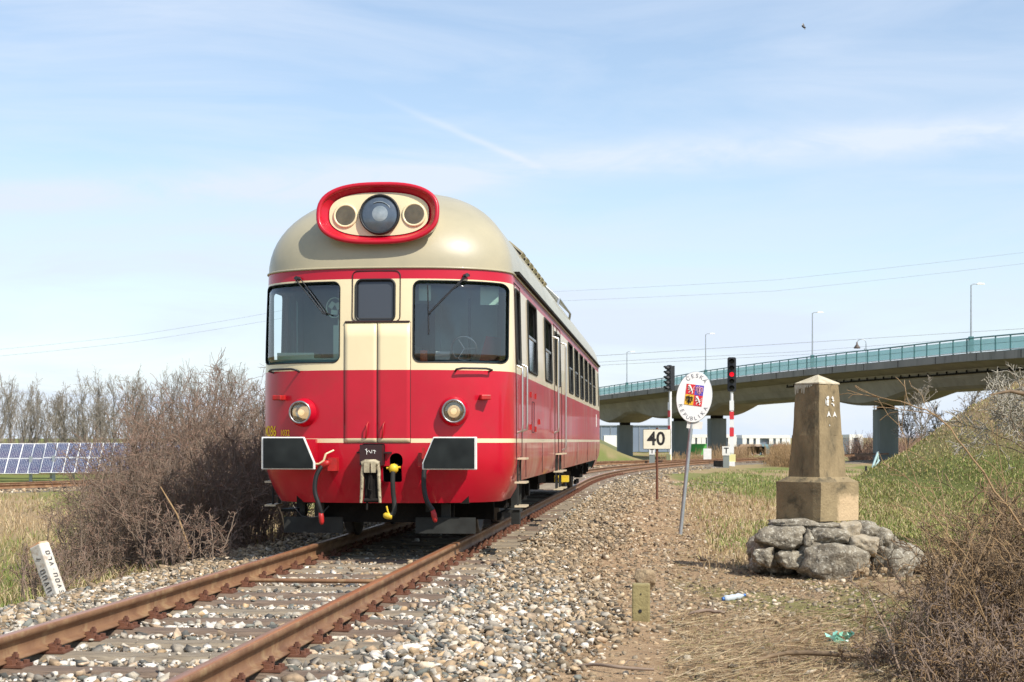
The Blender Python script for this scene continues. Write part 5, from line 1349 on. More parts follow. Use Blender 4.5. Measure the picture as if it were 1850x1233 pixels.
for s in sl_[::2]: m.box(at_s(s)+across(s)*2.6+Vector((0, 0, -1.25))-O, (.10, .10, .3))
m.build('cable_duct', MT['grime'], vi)
for (x_p, shift), ps in zip(PIER+[(2080, 0)], pier_s):
    b = at_s(ps)+across(ps)*(6.0+shift); zt_ = b.z-hdepth(ps)-.0; zg = float(ground(b.x, b.y))-.3
    # keep the pier under its place in the picture: column sits under the girder
    m = MB(); ang = math.atan2(tan_s(ps).y, tan_s(ps).x)
    rot = Matrix.Rotation(ang, 3, 'Z'); b0 = Vector((b.x, b.y, 0))-O
    rr_ = [(-.80, -1.5), (-.55, -1.75), (.55, -1.75), (.80, -1.5), (.80, 1.5), (.55, 1.75), (-.55, 1.75), (-.80, 1.5)]
    m.prism([rot @ Vector((x*.85, y*.62, 0))+b0+Vector((0, 0, zg)) for x, y in rr_], (0, 0, zt_-.35-zg)); pr = m.build('pier', MT['pier'], vi)
    m = MB(); m.box(b0+Vector((0, 0, zt_-.175)), (1.1, 1.3, .35), rot=rot); m.build('bearing', MT['grime'], pr)
jm = MB(); jm.box((0, 0, -.31), (.05, .03, .58)); jme = jm.mesh('beam_joint', MT['grime'])
for s in np.arange(s_at_px(1080), s_at_px(2000), 6.24):
    o = obj('beam_joint', jme, vi); o.location = at_s(float(s))-across(float(s))*.006-O; o.rotation_euler = (0, 0, math.atan2(tan_s(float(s)).y, tan_s(float(s)).x))
# railing: posts and glass panels one by one
s0r, s1r = s_at_px(1060), s_at_px(2150); k = 0; s = s0r; RH = 1.16
MT['railwhite'] = mat('pale_rail_foot', (.62, .62, .58), rough=.6)
ptm = MB(); ptm.box((0, 0, RH/2), (.09, .09, RH)); pme = ptm.mesh('railing_post', MT['tealsteel'])
plm_ = MB(); plm_.box((.5, 0, .57), (1, .02, .86)); plme = plm_.mesh('glass_panel', MT['tealpanel'])
sr = []
while s < s1r: sr.append(s); s += 2.08
for i, s in enumerate(sr):
    p0 = at_s(s)+across(s)*.18; o = obj('railing_post', pme, vi); o.location = p0-O; ang = math.atan2(tan_s(s).y, tan_s(s).x); o.rotation_euler = (0, 0, ang)
    if i < len(sr)-1:
        p1 = at_s(sr[i+1])+across(sr[i+1])*.18; d_ = p1-p0
        o = obj('glass_panel', plme, vi); o.location = p0-O+d_*.04; L_g = d_.length*.92; q_ = d_.to_track_quat('X', 'Z'); o.rotation_mode = 'QUATERNION'; o.rotation_quaternion = q_; o.scale = (L_g, 1, 1)
sq = np.linspace(s0r, s1r, 90)
for nm, v_, r_, mt in (('handrail', RH, .055, MT['tealsteel']), ('lower_rail', .10, .035, MT['railwhite']), ('middle_rail', .62, .018, MT['tealsteel'])):
    m = MB(); m.tube([at_s(s)+across(s)*.18+Vector((0, 0, v_))-O for s in sq], r_, 6); m.build(nm, mt, vi)
m = MB(); m.tube([at_s(s)+across(s)*11.8+Vector((0, 0, 1.1))-O for s in sq], .05, 5)
for s in sq[::2]: m.box(at_s(s)+across(s)*11.8+Vector((0, 0, .55))-O, (.08, .08, 1.1))
m.build('far_railing', MT['tealsteel'], vi)
# embankment the viaduct lands on, behind the railcar
e0 = at_s(0)+across(0)*6; me_ = MB(); me_.add([(e0.x-16, e0.y-8, -2), (e0.x+14, e0.y-16, -2), (e0.x+24, e0.y+40, -2), (e0.x-40, e0.y+60, -2), (e0.x-7, e0.y+4, e0.z-.05), (e0.x+6, e0.y-1, e0.z-.05), (e0.x+4, e0.y+20, e0.z-.5), (e0.x-16, e0.y+30, e0.z-.5)], [(0, 1, 5, 4), (1, 2, 6, 5), (2, 3, 7, 6), (3, 0, 4, 7), (4, 5, 6, 7)])
tag(me_.build('road_embankment', mat('embankment_grass', (.16, .15, .06), (.10, .12, .04), .4, .95)), kind='structure')
# street lamps on the viaduct
def lampmesh():
    g = tag(empty('street_lamp'), 'x', 'street lamp', 'street lamps along the viaduct')
    m = MB(); m.tube([(0, 0, 0), (0, 0, 1.3)], [.13, .12], 8); m.tube([(0, 0, 1.3), (0, 0, 5.35)], [.075, .05], 8); m.tube([(0, 0, 5.3), (.15, 0, 5.42), (.55, 0, 5.45)], .035, 6); m.build('pole', MT['galv'], g)
    m = MB(); m.box((.75, 0, 5.45), (.62, .26, .11), taper=.75); m.build('lamp_head', mat('lamp_head_ivory', (.68, .66, .55), rough=.5), g)
    m = MB(); m.box((-.0, -.0, .75), (.34, .3, 1.15)); m.build('cabinet', MT['tealsteel'], g)
    return g
lp = lampmesh()
for i, (x, nm) in enumerate(((1127, 'slim street lamp on the viaduct nearest the railcar, farthest away'), (1268, 'slim street lamp above the oval white sign on the viaduct'), (1460, 'slim street lamp on the viaduct left of the old curved lamp'), (1745, 'tallest looking street lamp on the viaduct at the right'))):
    g = lp if i == 0 else copy_tree(lp); s = s_at_px(x); p0 = at_s(s)+across(s)*.45; g.location = p0; g['label'] = nm; g.rotation_euler = (0, 0, R(4))
g = tag(empty('curved_street_lamp'), 'old dark lamp hanging from a curved pole above the viaduct railing', 'street lamp'); s = s_at_px(1511); p0 = at_s(s)+across(s)*3.0; g.location = p0; dk = mat('dark_brown_lamp', (.10, .075, .06), rough=.6)
m = MB(); m.tube([(0, 0, 0), (0, 0, 2.05)], .05, 7); m.tube([(0, 0, 2.0)]+[(-.42+.42*math.cos(a), 0, 2.15+.36*math.sin(a)) for a in [PI*i/8 for i in range(8)]], .035, 6); m.box((-.04, 0, 1.55), (.26, .2, .2)); m.build('pole', MT['galv'], g)
m = MB(); m.lathe([(0, .0), (.06, -.02), (.09, -.25), (.28, -.5), (.30, -.62), (.0, -.62)], (-.84, 0, 2.28), (0, 0, 1), 12); m.build('lamp_shade', dk, g)

# ------------------------------------------------------------------ overhead wires
def wire(pts, r, label, mt=None, sag=0):
    P_ = [px(*p) for p in pts]; m = MB(); q = []
    for i in range(len(P_)-1):
        for k in range(8): q.append(P_[i].lerp(P_[i+1], k/8))
    q.append(P_[-1]); n = len(q)
    for i, p in enumerate(q): p.z -= sag*4*(i/(n-1))*(1-i/(n-1))
    m.tube(q, r, 4); o = m.build('overhead_wire', mt or MT['wire']); tag(o, label, 'wire', 'overhead wires')
MT['wire'] = mat('grey_wire', (.26, .28, .31), rough=.7)
wire([(950, 650, 150), (1090, 642.5, 150), (1850, 594, 150), (2300, 566, 150)], .020, 'topmost of the three dark wires running just above the viaduct railing')
wire([(950, 664, 152), (1090, 654, 152), (1440, 636, 152), (1850, 604, 152), (2300, 570, 152)], .017, 'middle one of the three dark wires just above the viaduct railing')
wire([(950, 669, 154), (1090, 660, 154), (1450, 641, 154), (1850, 612, 154), (2300, 580, 154)], .016, 'lowest of the three dark wires just above the viaduct railing')
wire([(940, 530, 420), (1400, 500, 400), (1850, 450, 380), (2100, 420, 370)], .026, 'upper of the two faint power lines high above the viaduct', sag=1)
wire([(940, 547, 420), (1400, 520, 400), (1850, 470, 380), (2100, 440, 370)], .026, 'lower of the two faint power lines high above the viaduct', sag=1)
wire([(-100, 640, 420), (240, 600, 430), (560, 552, 440)], .034, 'upper of the two faint power lines over the bare trees at left', sag=1)
wire([(-100, 652, 420), (240, 612, 430), (560, 566, 440)], .034, 'lower of the two faint power lines over the bare trees at left', sag=1)
# bird
bd = MB(); p = px(1452, 49, 60); bd.lathe([(0, -.10), (.03, -.07), (.045, 0), (.03, .07), (0, .10)], p, (1, 0, -.6), 8)
bd.add([p+Vector((-.03, 0, 0)), p+Vector((.05, 0, 0)), p+Vector((.0, .04, .16)), p+Vector((-.06, .02, .12))], [(0, 1, 2), (0, 2, 3)]); bd.add([p+Vector((-.03, 0, 0)), p+Vector((.05, 0, 0)), p+Vector((.05, -.05, -.14))], [(0, 1, 2)])
tag(bd.build('bird', MT['black']), 'tiny dark bird flying high in the sky at the upper right', 'bird')
# ------------------------------------------------------------------ twiggy growth
def cyl_segments(P, Rr, n=3):
    """P: (m, k, 3) polylines, Rr: (m, k) radii -> verts, faces"""
    m, k, _ = P.shape
    T = np.zeros_like(P); T[:, 1:-1] = P[:, 2:]-P[:, :-2]; T[:, 0] = P[:, 1]-P[:, 0]; T[:, -1] = P[:, -1]-P[:, -2]
    T /= np.linalg.norm(T, axis=2, keepdims=True)+1e-9
    up = np.where(np.abs(T[:, :1, 2:3]) > .9, np.array([1., 0, 0]), np.array([0, 0, 1.])); up = np.broadcast_to(up, P.shape)
    A = np.cross(T, up); A /= np.linalg.norm(A, axis=2, keepdims=True)+1e-9; B = np.cross(T, A)
    an = 2*np.pi*np.arange(n)/n
    V_ = P[:, :, None]+(A[:, :, None]*np.cos(an)[:, None]+B[:, :, None]*np.sin(an)[:, None])*Rr[:, :, None, None]
    idx = np.arange(m*k*n).reshape(m, k, n); j2 = (np.arange(n)+1) % n
    F_ = np.stack([idx[:, :-1, :], idx[:, :-1, j2], idx[:, 1:, j2], idx[:, 1:, :]], -1).reshape(-1, 4)
    return V_.reshape(-1, 3), F_
def walk(start, dirs, length, k, jit, up=0.0, g=None):
    g = g or rng; m = len(start); P = np.zeros((m, k+1, 3)); P[:, 0] = start; d = dirs/np.linalg.norm(dirs, axis=1, keepdims=True)
    st_ = (length/k)[:, None]
    for i in range(k):
        d = d+g.normal(0, jit, (m, 3)); d[:, 2] += up; d /= np.linalg.norm(d, axis=1, keepdims=True); P[:, i+1] = P[:, i]+d*st_
    return P
def branch_from(P, Rr, n, lenf, k, jit, up, ang, rf, t0=.25):
    m, kk, _ = P.shape; i = rng.integers(0, m, n); t_ = rng.uniform(t0, .98, n)*(kk-1); a = t_.astype(int); f = t_-a
    s = P[i, a]*(1-f[:, None])+P[i, np.minimum(a+1, kk-1)]*f[:, None]
    d = P[i, np.minimum(a+1, kk-1)]-P[i, a]; d /= np.linalg.norm(d, axis=1, keepdims=True)+1e-9
    d = d+rng.normal(0, ang, (n, 3)); L0 = np.linalg.norm(np.diff(P, axis=1), axis=2).sum(1)[i]
    L = L0*lenf*rng.uniform(.5, 1.2, n)*(1.15-.55*t_/(kk-1))
    Q = walk(s, d, L, k, jit, up); r0 = (Rr[i, a]*(1-f)+Rr[i, np.minimum(a+1, kk-1)]*f)*rf
    Rq = r0[:, None]*np.linspace(1, .35, k+1)[None]; return Q, Rq
def mesh_of(levels_, name, mt, parent, n=3):
    Vs, Fs, o_ = [], [], 0
    for P, Rr in levels_:
        v, f = cyl_segments(P, Rr, n); Vs.append(v); Fs.append(f+o_); o_ += len(v)
    o__ = obj(name, npmesh(name, np.concatenate(Vs), np.concatenate(Fs), mt), parent)
    if name in ('twigs', 'stem', 'crown'): o__['kind'] = 'stuff'
    return o__
def shrub(x, y, h, spread, nst, label, mats=('twig', 'twigred'), group=None, n2=7, n3=5, jit=.16, rad=.013, up=.03, name='thorn_shrub', cat='shrub', t3=.0028, base=.35):
    z = float(ground(x, y)); root = tag(empty(name, (x, y, z)), label, cat, group)
    a = rng.uniform(0, 6.28, nst); rr = base*np.sqrt(rng.random(nst))
    st_ = np.stack([rr*np.cos(a), rr*np.sin(a), np.full(nst, -.05)], -1)
    tilt = np.abs(rng.normal(0, spread, nst)); d = np.stack([np.cos(a)*tilt, np.sin(a)*tilt, np.ones(nst)], -1)
    L = h*rng.uniform(.68, 1.04, nst)*(1+.25*tilt); P0 = walk(st_, d, L, 8, jit*.6, up); R0 = rad*np.linspace(1, .25, 9)[None]*rng.uniform(.5, 1.2, nst)[:, None]
    P1, R1 = branch_from(P0, R0, nst*n2, .42, 6, jit, up, .55, .55, .12)
    P2, R2 = branch_from(P1, R1, nst*n2*n3, .50, 4, jit*1.3, up*.5, .65, .6)
    R1 = np.maximum(R1, t3*1.1); R2 = np.maximum(R2, t3)
    h2 = len(P2)//2
    mesh_of([(P0, R0), (P1, R1)], 'stem', MT[mats[0]], root); mesh_of([(P2[:h2], R2[:h2])], 'twigs', MT[mats[0]], root); mesh_of([(P2[h2:], R2[h2:])], 'twigs', MT[mats[1]], root)
    return root
G1 = 'bare thorn shrubs left of the railcar'
SHR = []
for px_, Y, h, n_, t_ in ((440, 24, 3.0, 44, 'tall bare thorn shrub just left of the railcar window line'), (478, 27.5, 3.35, 40, 'bare reddish shrub half hidden behind the railcar corner'), (385, 23, 2.9, 46, 'tallest bare brown shrub in the middle of the thicket'),
    (335, 24.5, 2.95, 44, 'tall bare shrub left of the middle of the thicket'), (275, 25, 2.55, 42, 'bare brown shrub where the thicket starts to slope down'), (222, 25, 2.0, 38, 'lower bare shrub hiding the right part of the solar arrays'),
    (172, 24, 1.35, 34, 'low bare shrub at the left end of the thicket'), (432, 21.3, 2.0, 44, 'dense bare shrub by the ballast under the left buffer'), (360, 20.3, 1.95, 44, 'dense tangled grey shrub in front of the thicket'),
    (292, 20, 1.75, 42, 'broad tangled bare shrub in the left half of the thicket'), (232, 20.5, 1.35, 36, 'low sprawling shrub behind the leaning white post'), (160, 19.5, .85, 28, 'knee high bare shrub left of the thicket'),
    (485, 23.0, 1.9, 40, 'bare shrub right against the lower left corner of the railcar'), (330, 17.6, .85, 30, 'small purplish bare shrub at the foot of the ballast'), (120, 17.5, .65, 22, 'thin grey bush left of the leaning white post'), (410, 26, 3.05, 46, 'bare shrub at the back of the thicket'), (245, 23, 1.85, 44, 'dense bare shrub in front of the right end of the solar arrays'), (300, 23, 2.35, 46, 'dense bare shrub left of the thicket middle')):
    SHR.append(((px_-925)/FPX*Y, Y, h*.87, .27+.10*(h < 2), n_, t_))
for q in SHR: shrub(*q, group=G1, n2=7, n3=6, jit=.26, up=.035, base=.5, t3=.0031)
shrub(-4.75, 15.6, .55, .5, 14, 'thin dry bush behind the leaning white post', group=G1, t3=.0022, base=.2)
shrub(-5.6, 16.0, .65, .6, 16, 'thin dry bush at the left edge of the picture', group=G1, mats=('twigtan', 'twig'), t3=.0022, base=.3)
for i, (a, b, c_) in enumerate((((500, 908, 19.5), (515, 955, 19.2), (510, 930, 19.3)), ((290, 880, 18.2), (345, 1000, 18.0), (320, 930, 18.1)))):
    m = MB(); m.tube([px(*a), px(*c_), px(*b)], [.008, .012, .014], 6); tag(m.build('dead_branch', MT['twigtan']), ['pale dead stem below the left corner of the railcar', 'yellowish dead stem slanting through the thicket'][i], 'branch')

# ---- brambles at the right
G2 = 'brambles at the right edge'
BR = [(3.5, 10.4, .85, .38, 60, 'dense brown bramble heap at the lower right corner'), (3.0, 9.6, .62, .45, 52, 'low flattened brambles at the bottom right'), (4.05, 11.6, .95, .38, 54, 'tall bramble clump at the right edge of the picture'),
      (3.55, 11.6, .5, .45, 26, 'low bramble clump right of the boulders'), (2.65, 9.0, .28, .65, 24, 'thin flattened brambles left of the heap'), (4.1, 9.6, 1.1, .6, 36, 'near bramble clump cut off by the right edge')]
BR += [(2.95, 8.9, .50, .5, 44, 'bramble tangle at the very bottom right of the picture'), (3.35, 9.9, .75, .40, 54, 'dark middle of the bramble heap'), (2.75, 10.0, .25, .6, 30, 'fringe of flattened brambles behind the green scrap'), (3.9, 10.9, .95, .32, 50, 'highest part of the bramble heap at the right edge')]
for q in BR: shrub(*q, group=G2, mats=('twigdark', 'twigtan') if q[0] > 3.2 else ('twig', 'twigtan'), name='bramble_bush', cat='brambles', n2=8, n3=6, jit=.22, rad=.010, up=-.02, t3=.0027, base=.6)
# long arching canes
CANES = [([(1850, 960, 9.5), (1760, 830, 9.6), (1690, 750, 9.8), (1610, 722, 10), (1530, 705, 10.2)], .010), ([(1840, 1100, 10), (1740, 1000, 10), (1660, 880, 10.2), (1622, 750, 10.5)], .008),
         ([(1720, 1120, 10.5), (1700, 1040, 10.5), (1665, 960, 10.6), (1620, 912, 10.8)], .009), ([(1640, 1160, 11), (1690, 1050, 11), (1770, 960, 11), (1850, 900, 11)], .008),
         ([(1560, 1180, 10), (1562, 1090, 10), (1556, 1020, 10.1)], .005), ([(1690, 1150, 9.5), (1760, 960, 9.6), (1790, 860, 9.8)], .007), ([(1830, 1200, 9), (1720, 1000, 9.2), (1705, 900, 9.5), (1690, 840, 9.8)], .006)]
for i, (pts, r_) in enumerate(CANES):
    r_ *= .72
    q = crom([px(*p) for p in pts], 5); P = np.array([[list(p) for p in q]]); P[0, 1:-1] += rng.normal(0, .006, P[0, 1:-1].shape); Rr = r_*np.linspace(1, .3, P.shape[1])[None]
    root = tag(empty('bramble_cane', tuple(P[0, 0])), ['longest tan cane arching left above the boulders', 'upright brown cane right of the obelisk', 'pale broken cane right of the boulders', 'cane crossing the green slope to the right edge', 'thin upright stem in front of the boulders', 'brown cane leaning right over the bramble heap', 'thin brown cane rising steeply from the bramble heap'][i], 'cane', 'bramble canes')
    P1, R1 = branch_from(P, Rr, 8, .26, 5, .18, .04, .5, .6, .1); P2, R2 = branch_from(P1, R1, 8, .5, 4, .2, .02, .6, .7)
    o_ = P[0, 0]; mesh_of([(P-o_, Rr), (P1-o_, np.maximum(R1, .0022)), (P2-o_, np.maximum(R2, .002))], 'cane', MT['twigtan'], root, 4)
# pale lichened bush on the bank
p = px(1856, 708, 21.0)
root = tag(empty('lichened_bush', (p.x, p.y, p.z-.9)), 'pale lichen covered bare bush on the bank in front of the viaduct', 'shrub')
P0 = walk(np.tile([[.1, 0, .0]], (14, 1)), np.stack([rng.normal(-.15, .45, 14), rng.normal(0, .3, 14), np.ones(14)], -1), rng.uniform(.9, 1.35, 14), 7, .16, .02); R0 = .010*np.linspace(1, .3, 8)[None]*np.ones((14, 1))
P1, R1 = branch_from(P0, R0, 260, .35, 5, .3, .0, .9, .6, .45); P2, R2 = branch_from(P1, R1, 1200, .5, 3, .35, 0, .9, .7)
mesh_of([(P0, R0)], 'stem', MT['twig'], root); mesh_of([(P1, np.maximum(R1, .006)), (P2, np.maximum(R2, .0048))], 'twigs', MT['twigpale'], root)
m = MB(); m.tube([px(1900, 716, 20), px(1850, 712, 20), px(1825, 707, 20), px(1788, 714, 20)], [.03, .028, .022, .008], 7); tag(m.build('dead_branch', MT['twigdark']), 'thick dark dead branch sticking in from the right edge', 'branch')

# ------------------------------------------------------------------ bare trees
def tree(x, y, h, label, group, zbase=None, w=.3, nb=26, kind='bare_tree', up=.10, mats='bark', t3=.016, dens=1.0, clear=.25):
    z = float(ground(x, y)) if zbase is None else zbase; root = tag(empty(kind, (x, y, z)), label, 'tree', group)
    P0 = walk(np.zeros((1, 3)), np.array([[rng.normal(0, .05), rng.normal(0, .05), 1.]]), np.array([h*.95]), 9, .06, .05); R0 = (h*.016)*np.linspace(1, .18, 10)[None]
    P1, R1 = branch_from(P0, R0, int(nb*dens), .50, 6, .10, up, w*1.5, .55, clear); P2, R2 = branch_from(P1, R1, int(nb*6*dens), .48, 4, .14, up*.8, w*1.7, .6, .2)
    P3, R3 = branch_from(P2, R2, int(nb*16*dens), .55, 3, .18, up*.5, w*2, .65, .2)
    mesh_of([(P0, R0)], 'trunk', MT[mats], root, 6); mesh_of([(P1, np.maximum(R1, t3*1.3)), (P2, np.maximum(R2, t3)), (P3, np.maximum(R3, t3*.8))], 'crown', MT[mats], root, 3)
    return root
G3 = 'row of bare trees behind the solar panels'
XS = [-30, -8, 8, 22, 36, 50, 64, 80, 95, 108, 122, 137, 152, 166, 180, 195, 210, 224, 240, 256, 272, 290, 308, 330, 355, 380, 410, 440, 470, 500]
ORD = 'first second third fourth fifth sixth seventh eighth ninth tenth eleventh twelfth thirteenth fourteenth fifteenth sixteenth seventeenth eighteenth nineteenth twentieth'.split()
for i, x in enumerate(XS):
    Y = 165+rng.uniform(-9, 14); X = (x-925)/FPX*Y; topy = np.interp(x, [0, 60, 100, 150, 300, 400, 500], [676, 690, 705, 695, 665, 660, 665])+rng.uniform(-10, 14)
    zt_ = CAMZ+(797-topy)/FPX*Y; zb_ = float(ground(X, Y)); 
    tree(X, Y, (zt_-zb_)*.86, ('bare upright tree, '+ORD[i]+' from the left in the row behind the solar panels') if i < 20 else ('bare upright tree, '+ORD[29-i]+' from the railcar in the row behind the thicket'), G3, w=.34, nb=30, up=.19, t3=.0150, clear=.10)
# brush under the row
n = 5200; X = rng.uniform(-58, -22, n); Y = rng.uniform(150, 176, n); P = walk(np.stack([X, Y, ground(X, Y)], -1), np.stack([rng.normal(0, .25, n), rng.normal(0, .25, n), np.ones(n)], -1), rng.uniform(.9, 3.8, n), 4, .15)
v, f = cyl_segments(P, np.full((n, 5), .022)*np.linspace(1, .5, 5)[None]); tag(obj('undergrowth', npmesh('undergrowth', v, f, MT['twigred'])), 'brown bare undergrowth below the row of trees', None, None, 'stuff')
G4 = 'bare trees on the right behind the viaduct'
for x, topy, Y, w, lab in ((1668, 712, 120, .40, 'broad bare tree right of the viaduct pier'), (1640, 735, 128, .4, 'slimmer bare tree just right of the viaduct pier'), (1752, 716, 150, .42, 'bare round crowned tree above the green bank'), (1700, 742, 140, .4, 'bare tree between two larger ones above the bank'), (1725, 770, 160, .5, 'low bare tree beyond the bank'), (1830, 725, 110, .4, 'bare tree at the right edge behind the bank')):
    X = (x-925)/FPX*Y; tree(X, Y, CAMZ+(797-topy)/FPX*Y-float(ground(X, Y)), lab, G4, w=w, nb=26, up=.05, t3=.019, clear=.3)
n = 6500; Y = rng.uniform(148, 185, n); X = Y*rng.uniform(.218, .36, n); P = walk(np.stack([X, Y, ground(X, Y)], -1), np.stack([rng.normal(0, .35, n), rng.normal(0, .35, n), np.ones(n)], -1), rng.uniform(.6, 3.3, n), 4, .18)
v, f = cyl_segments(P, np.full((n, 5), .018)*np.linspace(1, .5, 5)[None]); tag(obj('hedge', npmesh('hedge', v, f, MT['twigred'])), 'brown bare hedge behind the bank on the right', None, None, 'stuff')
n = 1500; X = rng.uniform(10.5, 16, n); Y = rng.uniform(100, 112, n); P = walk(np.stack([X, Y, ground(X, Y)], -1), np.stack([rng.normal(0, .25, n), rng.normal(0, .25, n), np.ones(n)], -1), rng.uniform(.5, 1.4, n), 3, .12)
v, f = cyl_segments(P, np.full((n, 4), .014)*np.linspace(1, .5, 4)[None]); tag(obj('reeds', npmesh('reeds', v, f, MT['twigtan'])), 'tan dry reeds beyond the rails under the viaduct', None, None, 'stuff')
n = 2600; X = rng.uniform(16.2, 21, n)*1.0; Y = rng.uniform(86, 104, n); X = Y*.178+rng.normal(0, .5, n); P = walk(np.stack([X, Y, ground(X, Y)], -1), np.stack([rng.normal(0, .3, n), rng.normal(0, .3, n), np.ones(n)], -1), rng.uniform(.4, 1.5, n), 3, .15)
v, f = cyl_segments(P, np.full((n, 4), .012)*np.linspace(1, .5, 4)[None]); tag(obj('reeds', npmesh('reeds', v, f, MT['twigtan'])), 'tuft of tall tan reeds left of the obelisk beside the far rails', None, None, 'stuff')

# ------------------------------------------------------------------ solar farm
MT['pv'] = mat('solar_cell', (.045, .060, .125), (.055, .05, .11), .9, .16, coat=.7, spec=.6, detail=1); MT['pvframe'] = mat('solar_frame', (.72, .72, .70), rough=.4)
cell = MB(); PWd, PHt = .92, 1.66
cell.box((0, 0, 0), (PWd-.02, PHt-.02, .03), 1)
cell.box((0, 0, .018), (PWd-.10, PHt-.10, .008), 0)
for k in range(1, 6): cell.box((-(PWd-.10)/2+(PWd-.10)*k/6, 0, .0235), (.008, PHt-.11, .003), 1)
for k in range(1, 10): cell.box((0, -(PHt-.10)/2+(PHt-.10)*k/10, .0225), (PWd-.11, .005, .002), 1)
cme_ = cell.mesh('solar_panel', [MT['pv'], MT['pvframe']])
def table(cx, Y, zlow, ncol, label, tilt=46):
    g = tag(empty('solar_table', (cx, Y, zlow), rz=R(3)), label, 'solar array', 'solar arrays in the field at left')
    for r_ in range(2):
        for c_ in range(ncol):
            o = obj('solar_panel', cme_, g); d_ = PHt/2+r_*(PHt+.03); o.rotation_euler = (R(tilt), 0, 0); o.location = ((c_-(ncol-1)/2)*PWd, d_*math.cos(R(tilt)), d_*math.sin(R(tilt)))
    m = MB()
    for u in (-ncol*PWd*.36, ncol*PWd*.36): m.box((u, .95, .2), (.22, .22, 2.4)); m.box((u, 1.15, 1.15), (.08, 2.6, .10), rot=Matrix.Rotation(R(tilt), 3, 'X'))
    m.build('frame', MT['galv'], g); return g
for i in range(5):
    Y = 125-.25*i; cx = (69-925)/FPX*Y+.05-(PWd*7+.05)*.5+(PWd*7+.12)*(i-1)
    table(cx+.0, Y, CAMZ-(858-i*1.6-797)/FPX*Y, 7, ['front solar array cut by the left edge of the picture', 'front solar array ending where a leg shows at the left', 'front solar array third from the left behind the shrubs', 'front solar array fourth from the left behind the shrubs', 'front solar array farthest right behind the shrubs'][i])
for i in range(5):
    Y = 134.0; table(-49+6.6*i, Y, CAMZ-(797+5+50-797)/FPX*Y, 7, ['back row solar array at the left edge', 'back row solar array second from the left', 'back row solar array in the middle', 'back row solar array fourth from the left', 'back row solar array farthest right'][i])

# ------------------------------------------------------------------ buildings beyond the viaduct
MT['wallblue'] = mat('grey_blue_cladding', (.20, .25, .31), (.17, .21, .27), .15, .6); MT['wallwhite'] = mat('white_building', (.82, .80, .74), (.76, .74, .68), .2, .7); MT['glazing'] = mat('distant_glazing', (.30, .37, .44), rough=.2)
Y = 300; a = px(1060, 770, Y); b = px(1216, 775, Y); wh = tag(empty('warehouse', ((a.x+b.x)/2, Y+10, -1)), 'long low grey blue warehouse behind the viaduct beside the railcar', 'building')
H = a.z+1; W = b.x-a.x
m = MB(); m.box((0, 0, H/2), (W, 20, H)); m.build('wall', MT['wallblue'], wh)
for k in range(9): m = MB(); m.box((-W/2+W*(k+.5)/9, -10.06, H*.5), (.12, .1, H-.1)); m.build('cladding_joint', MT['galv'], wh)
m = MB(); m.box((0, 0, H+.08), (W+.4, 20.4, .2)); m.build('roof', MT['galv'], wh); m = MB(); m.box((-W*.2, -10.1, 1.6), (3.4, .14, 3.2)); m.build('door', MT['wallwhite'], wh)
def whitehall(x0, x1, ytop, Y, cols_, label, ybot=826):
    a = px(x0, ytop, Y); b = px(x1, ytop, Y); zb_ = -1.0; H = a.z-zb_; W = b.x-a.x; g = tag(empty('white_hall', ((a.x+b.x)/2, Y+4, zb_)), label, 'building')
    m = MB(); m.box((0, 0, H*.44), (W-.3, 7.4, H*.86)); m.build('wall', MT['glazing'], g)
    m = MB(); m.box((0, 0, H-.28), (W+.3, 8.4, .5)); m.build('roof', MT['wallwhite'], g)
    for c_ in cols_: q = px(c_, 800, Y).x-(a.x+b.x)/2; m = MB(); m.box((q, -4.0, H/2-.2), (.62, .35, H-.3)); m.build('column', MT['wallwhite'], g)
    k = int(W/1.2)
    for i in range(k): m = MB(); m.box((-W/2+W*(i+.5)/k, -3.74, H*.5), (W/k*.72, .06, H*.6)); m.build('window', [MT['wallblue'], MT['glazing'], MT['twigred']][(i*7+i//3) % 3] if False else [MT['wallblue'], MT['glazing']][(i*7//3) % 2], g)
whitehall(1342, 1425, 786, 240, (1345, 1357, 1369, 1393, 1405, 1416, 1424), 'low white framed hall with columns left of the obelisk')
whitehall(1238, 1282, 785, 236, (1240, 1252, 1263, 1271, 1281), 'low white framed hall between the oval sign pole and the pier')
whitehall(1306, 1328, 785, 238, (1308, 1319, 1327), 'small white framed hall behind the T marker')
whitehall(1536, 1556, 785, 230, (1538, 1555), 'white building corner right of the obelisk')
o = MB(); p = px(1268, 826, 205); o.box((0, 0, 1.0), (3.6, 2.2, 1.3)); o.box((0, 0, 1.72), (3.8, 2.3, .14)); o.box((-1.3, -1.12, .2), (.2, .1, .5)); o.box((1.3, -1.12, .2), (.2, .1, .5)); g = o.build('green_container', mat('bright_green', (.10, .50, .10), rough=.5)); g.location = (p.x, 205, -1.05); tag(g, 'bright green container under the viaduct', 'container')
for i, (x, w, colr, lab) in enumerate(((1350, 3.4, (.30, .20, .13), 'brown crates in front of the white hall'), (1365, 2.6, (.34, .25, .18), 'tan crates in front of the white hall'), (1384, 2.8, (.13, .22, .24), 'teal parked van in front of the white hall'), (1407, 2.8, (.20, .09, .07), 'dark red skip in front of the white hall'))):
    o = MB(); p = px(x, 820, 215); o.box((0, 0, .55), (w, 1.6, 1.1)); o.box((0, 0, 1.25), (w*.7, 1.3, .35), taper=.8); o.box((-w*.3, -.82, .1), (.3, .1, .3)); o.box((w*.3, -.82, .1), (.3, .1, .3))
    g = o.build(['crate_stack', 'crate_stack', 'parked_van', 'skip'][i], mat('far_colour', colr, rough=.7)); g.location = (p.x, 215, -.75); tag(g, lab, ['crates', 'crates', 'van', 'skip'][i])
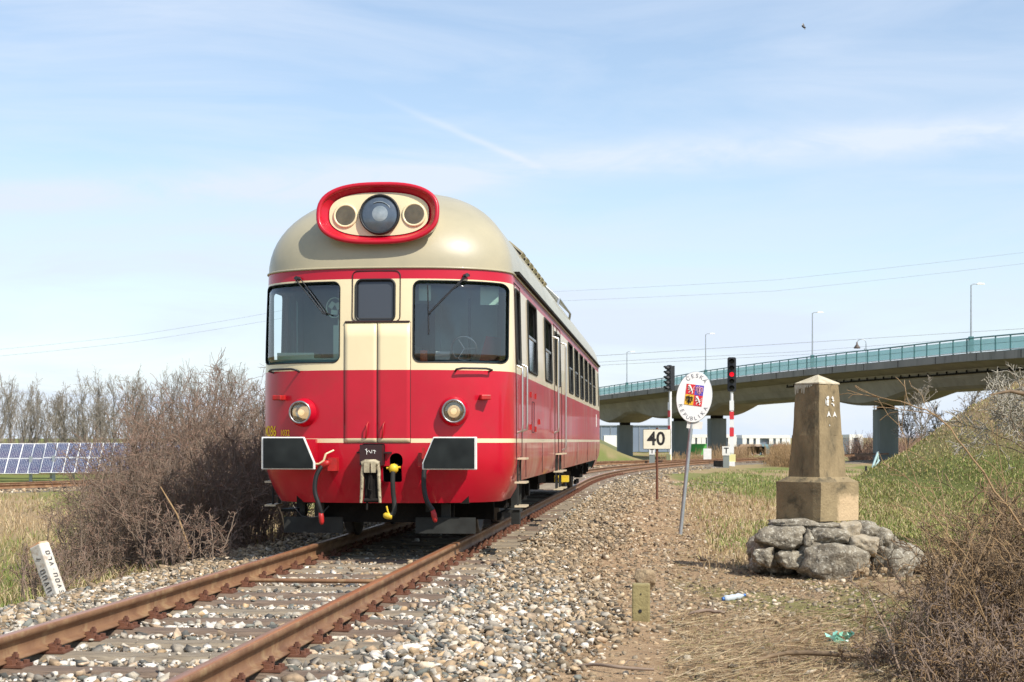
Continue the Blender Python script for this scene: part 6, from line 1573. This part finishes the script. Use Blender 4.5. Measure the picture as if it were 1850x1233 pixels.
# gantry mast far behind the obelisk
m = MB(); p = px(1580, 800, 190); m.cyl((p.x, 190, -1), (p.x, 190, zz(731, 190)), .10, n=6); tag(m.build('mast', MT['galv']), 'thin grey mast standing behind the viaduct left of the right pier', 'mast')
# stair rail going down beside the pier, and notice board
Yh = 46; g = tag(empty('stair_railing', tuple(px(1580, 850, Yh))), 'pale tubular stair railing with a red cloth beside the green bank', 'railing'); O2 = g.location
m = MB(); m.tube([px(1564, 890, 45)-O2, px(1572, 862, 45.5)-O2, px(1578, 840, 47)-O2, px(1586, 818, 49)-O2], .035, 7); m.tube([px(1571, 885, 46)-O2, px(1582, 842, 47)-O2, px(1588, 832, 49)-O2], .03, 7); m.tube([px(1586, 818, 49)-O2, px(1586, 846, 49)-O2], .03, 6); m.tube([px(1578, 840, 47)-O2, px(1579, 862, 47)-O2], .03, 6); m.build('rail', mat('pale_green_steel', (.45, .60, .54), rough=.4, metal=.3), g)
m = MB(); c_ = px(1572, 852, 46)-O2; m.box(c_, (.11, .06, .16), rot=Matrix.Rotation(.4, 3, 'Y')); m.build('red_cloth', MT['maskred'], g)
m = MB(); c_ = px(1564.5, 858, 47)-O2; m.box(c_, (.06, .06, .52)); m.box(px(1569, 872, 47)-O2, (.12, .05, .40)); m.build('dark_panel', MT['rubber'], g)
g = tag(empty('notice_board', tuple(px(1616, 842, 62))), 'dark framed notice board with a blue sheet beside the viaduct pier', 'notice board'); O2 = g.location
m = MB(); m.box(px(1617, 828.5, 62)-O2, (.58, .3, .10)); m.box(px(1606, 838, 62)-O2, (.07, .07, .6)); m.box(px(1628, 838, 62)-O2, (.07, .07, .6)); m.box(px(1617, 842, 62)-O2, (.56, .07, .07)); m.build('frame', MT['rubber'], g)
m = MB(); m.box(px(1616.5, 836, 62.1)-O2, (.36, .03, .22)); m.build('sheet', mat('blue_sheet', (.03, .06, .22), rough=.5), g)

print('TRIS', sum(sum(len(p.vertices)-2 for p in m.polygons) if len(m.polygons) < 5000 else len(m.polygons)*(len(m.polygons[0].vertices)-2) for m in bpy.data.meshes))
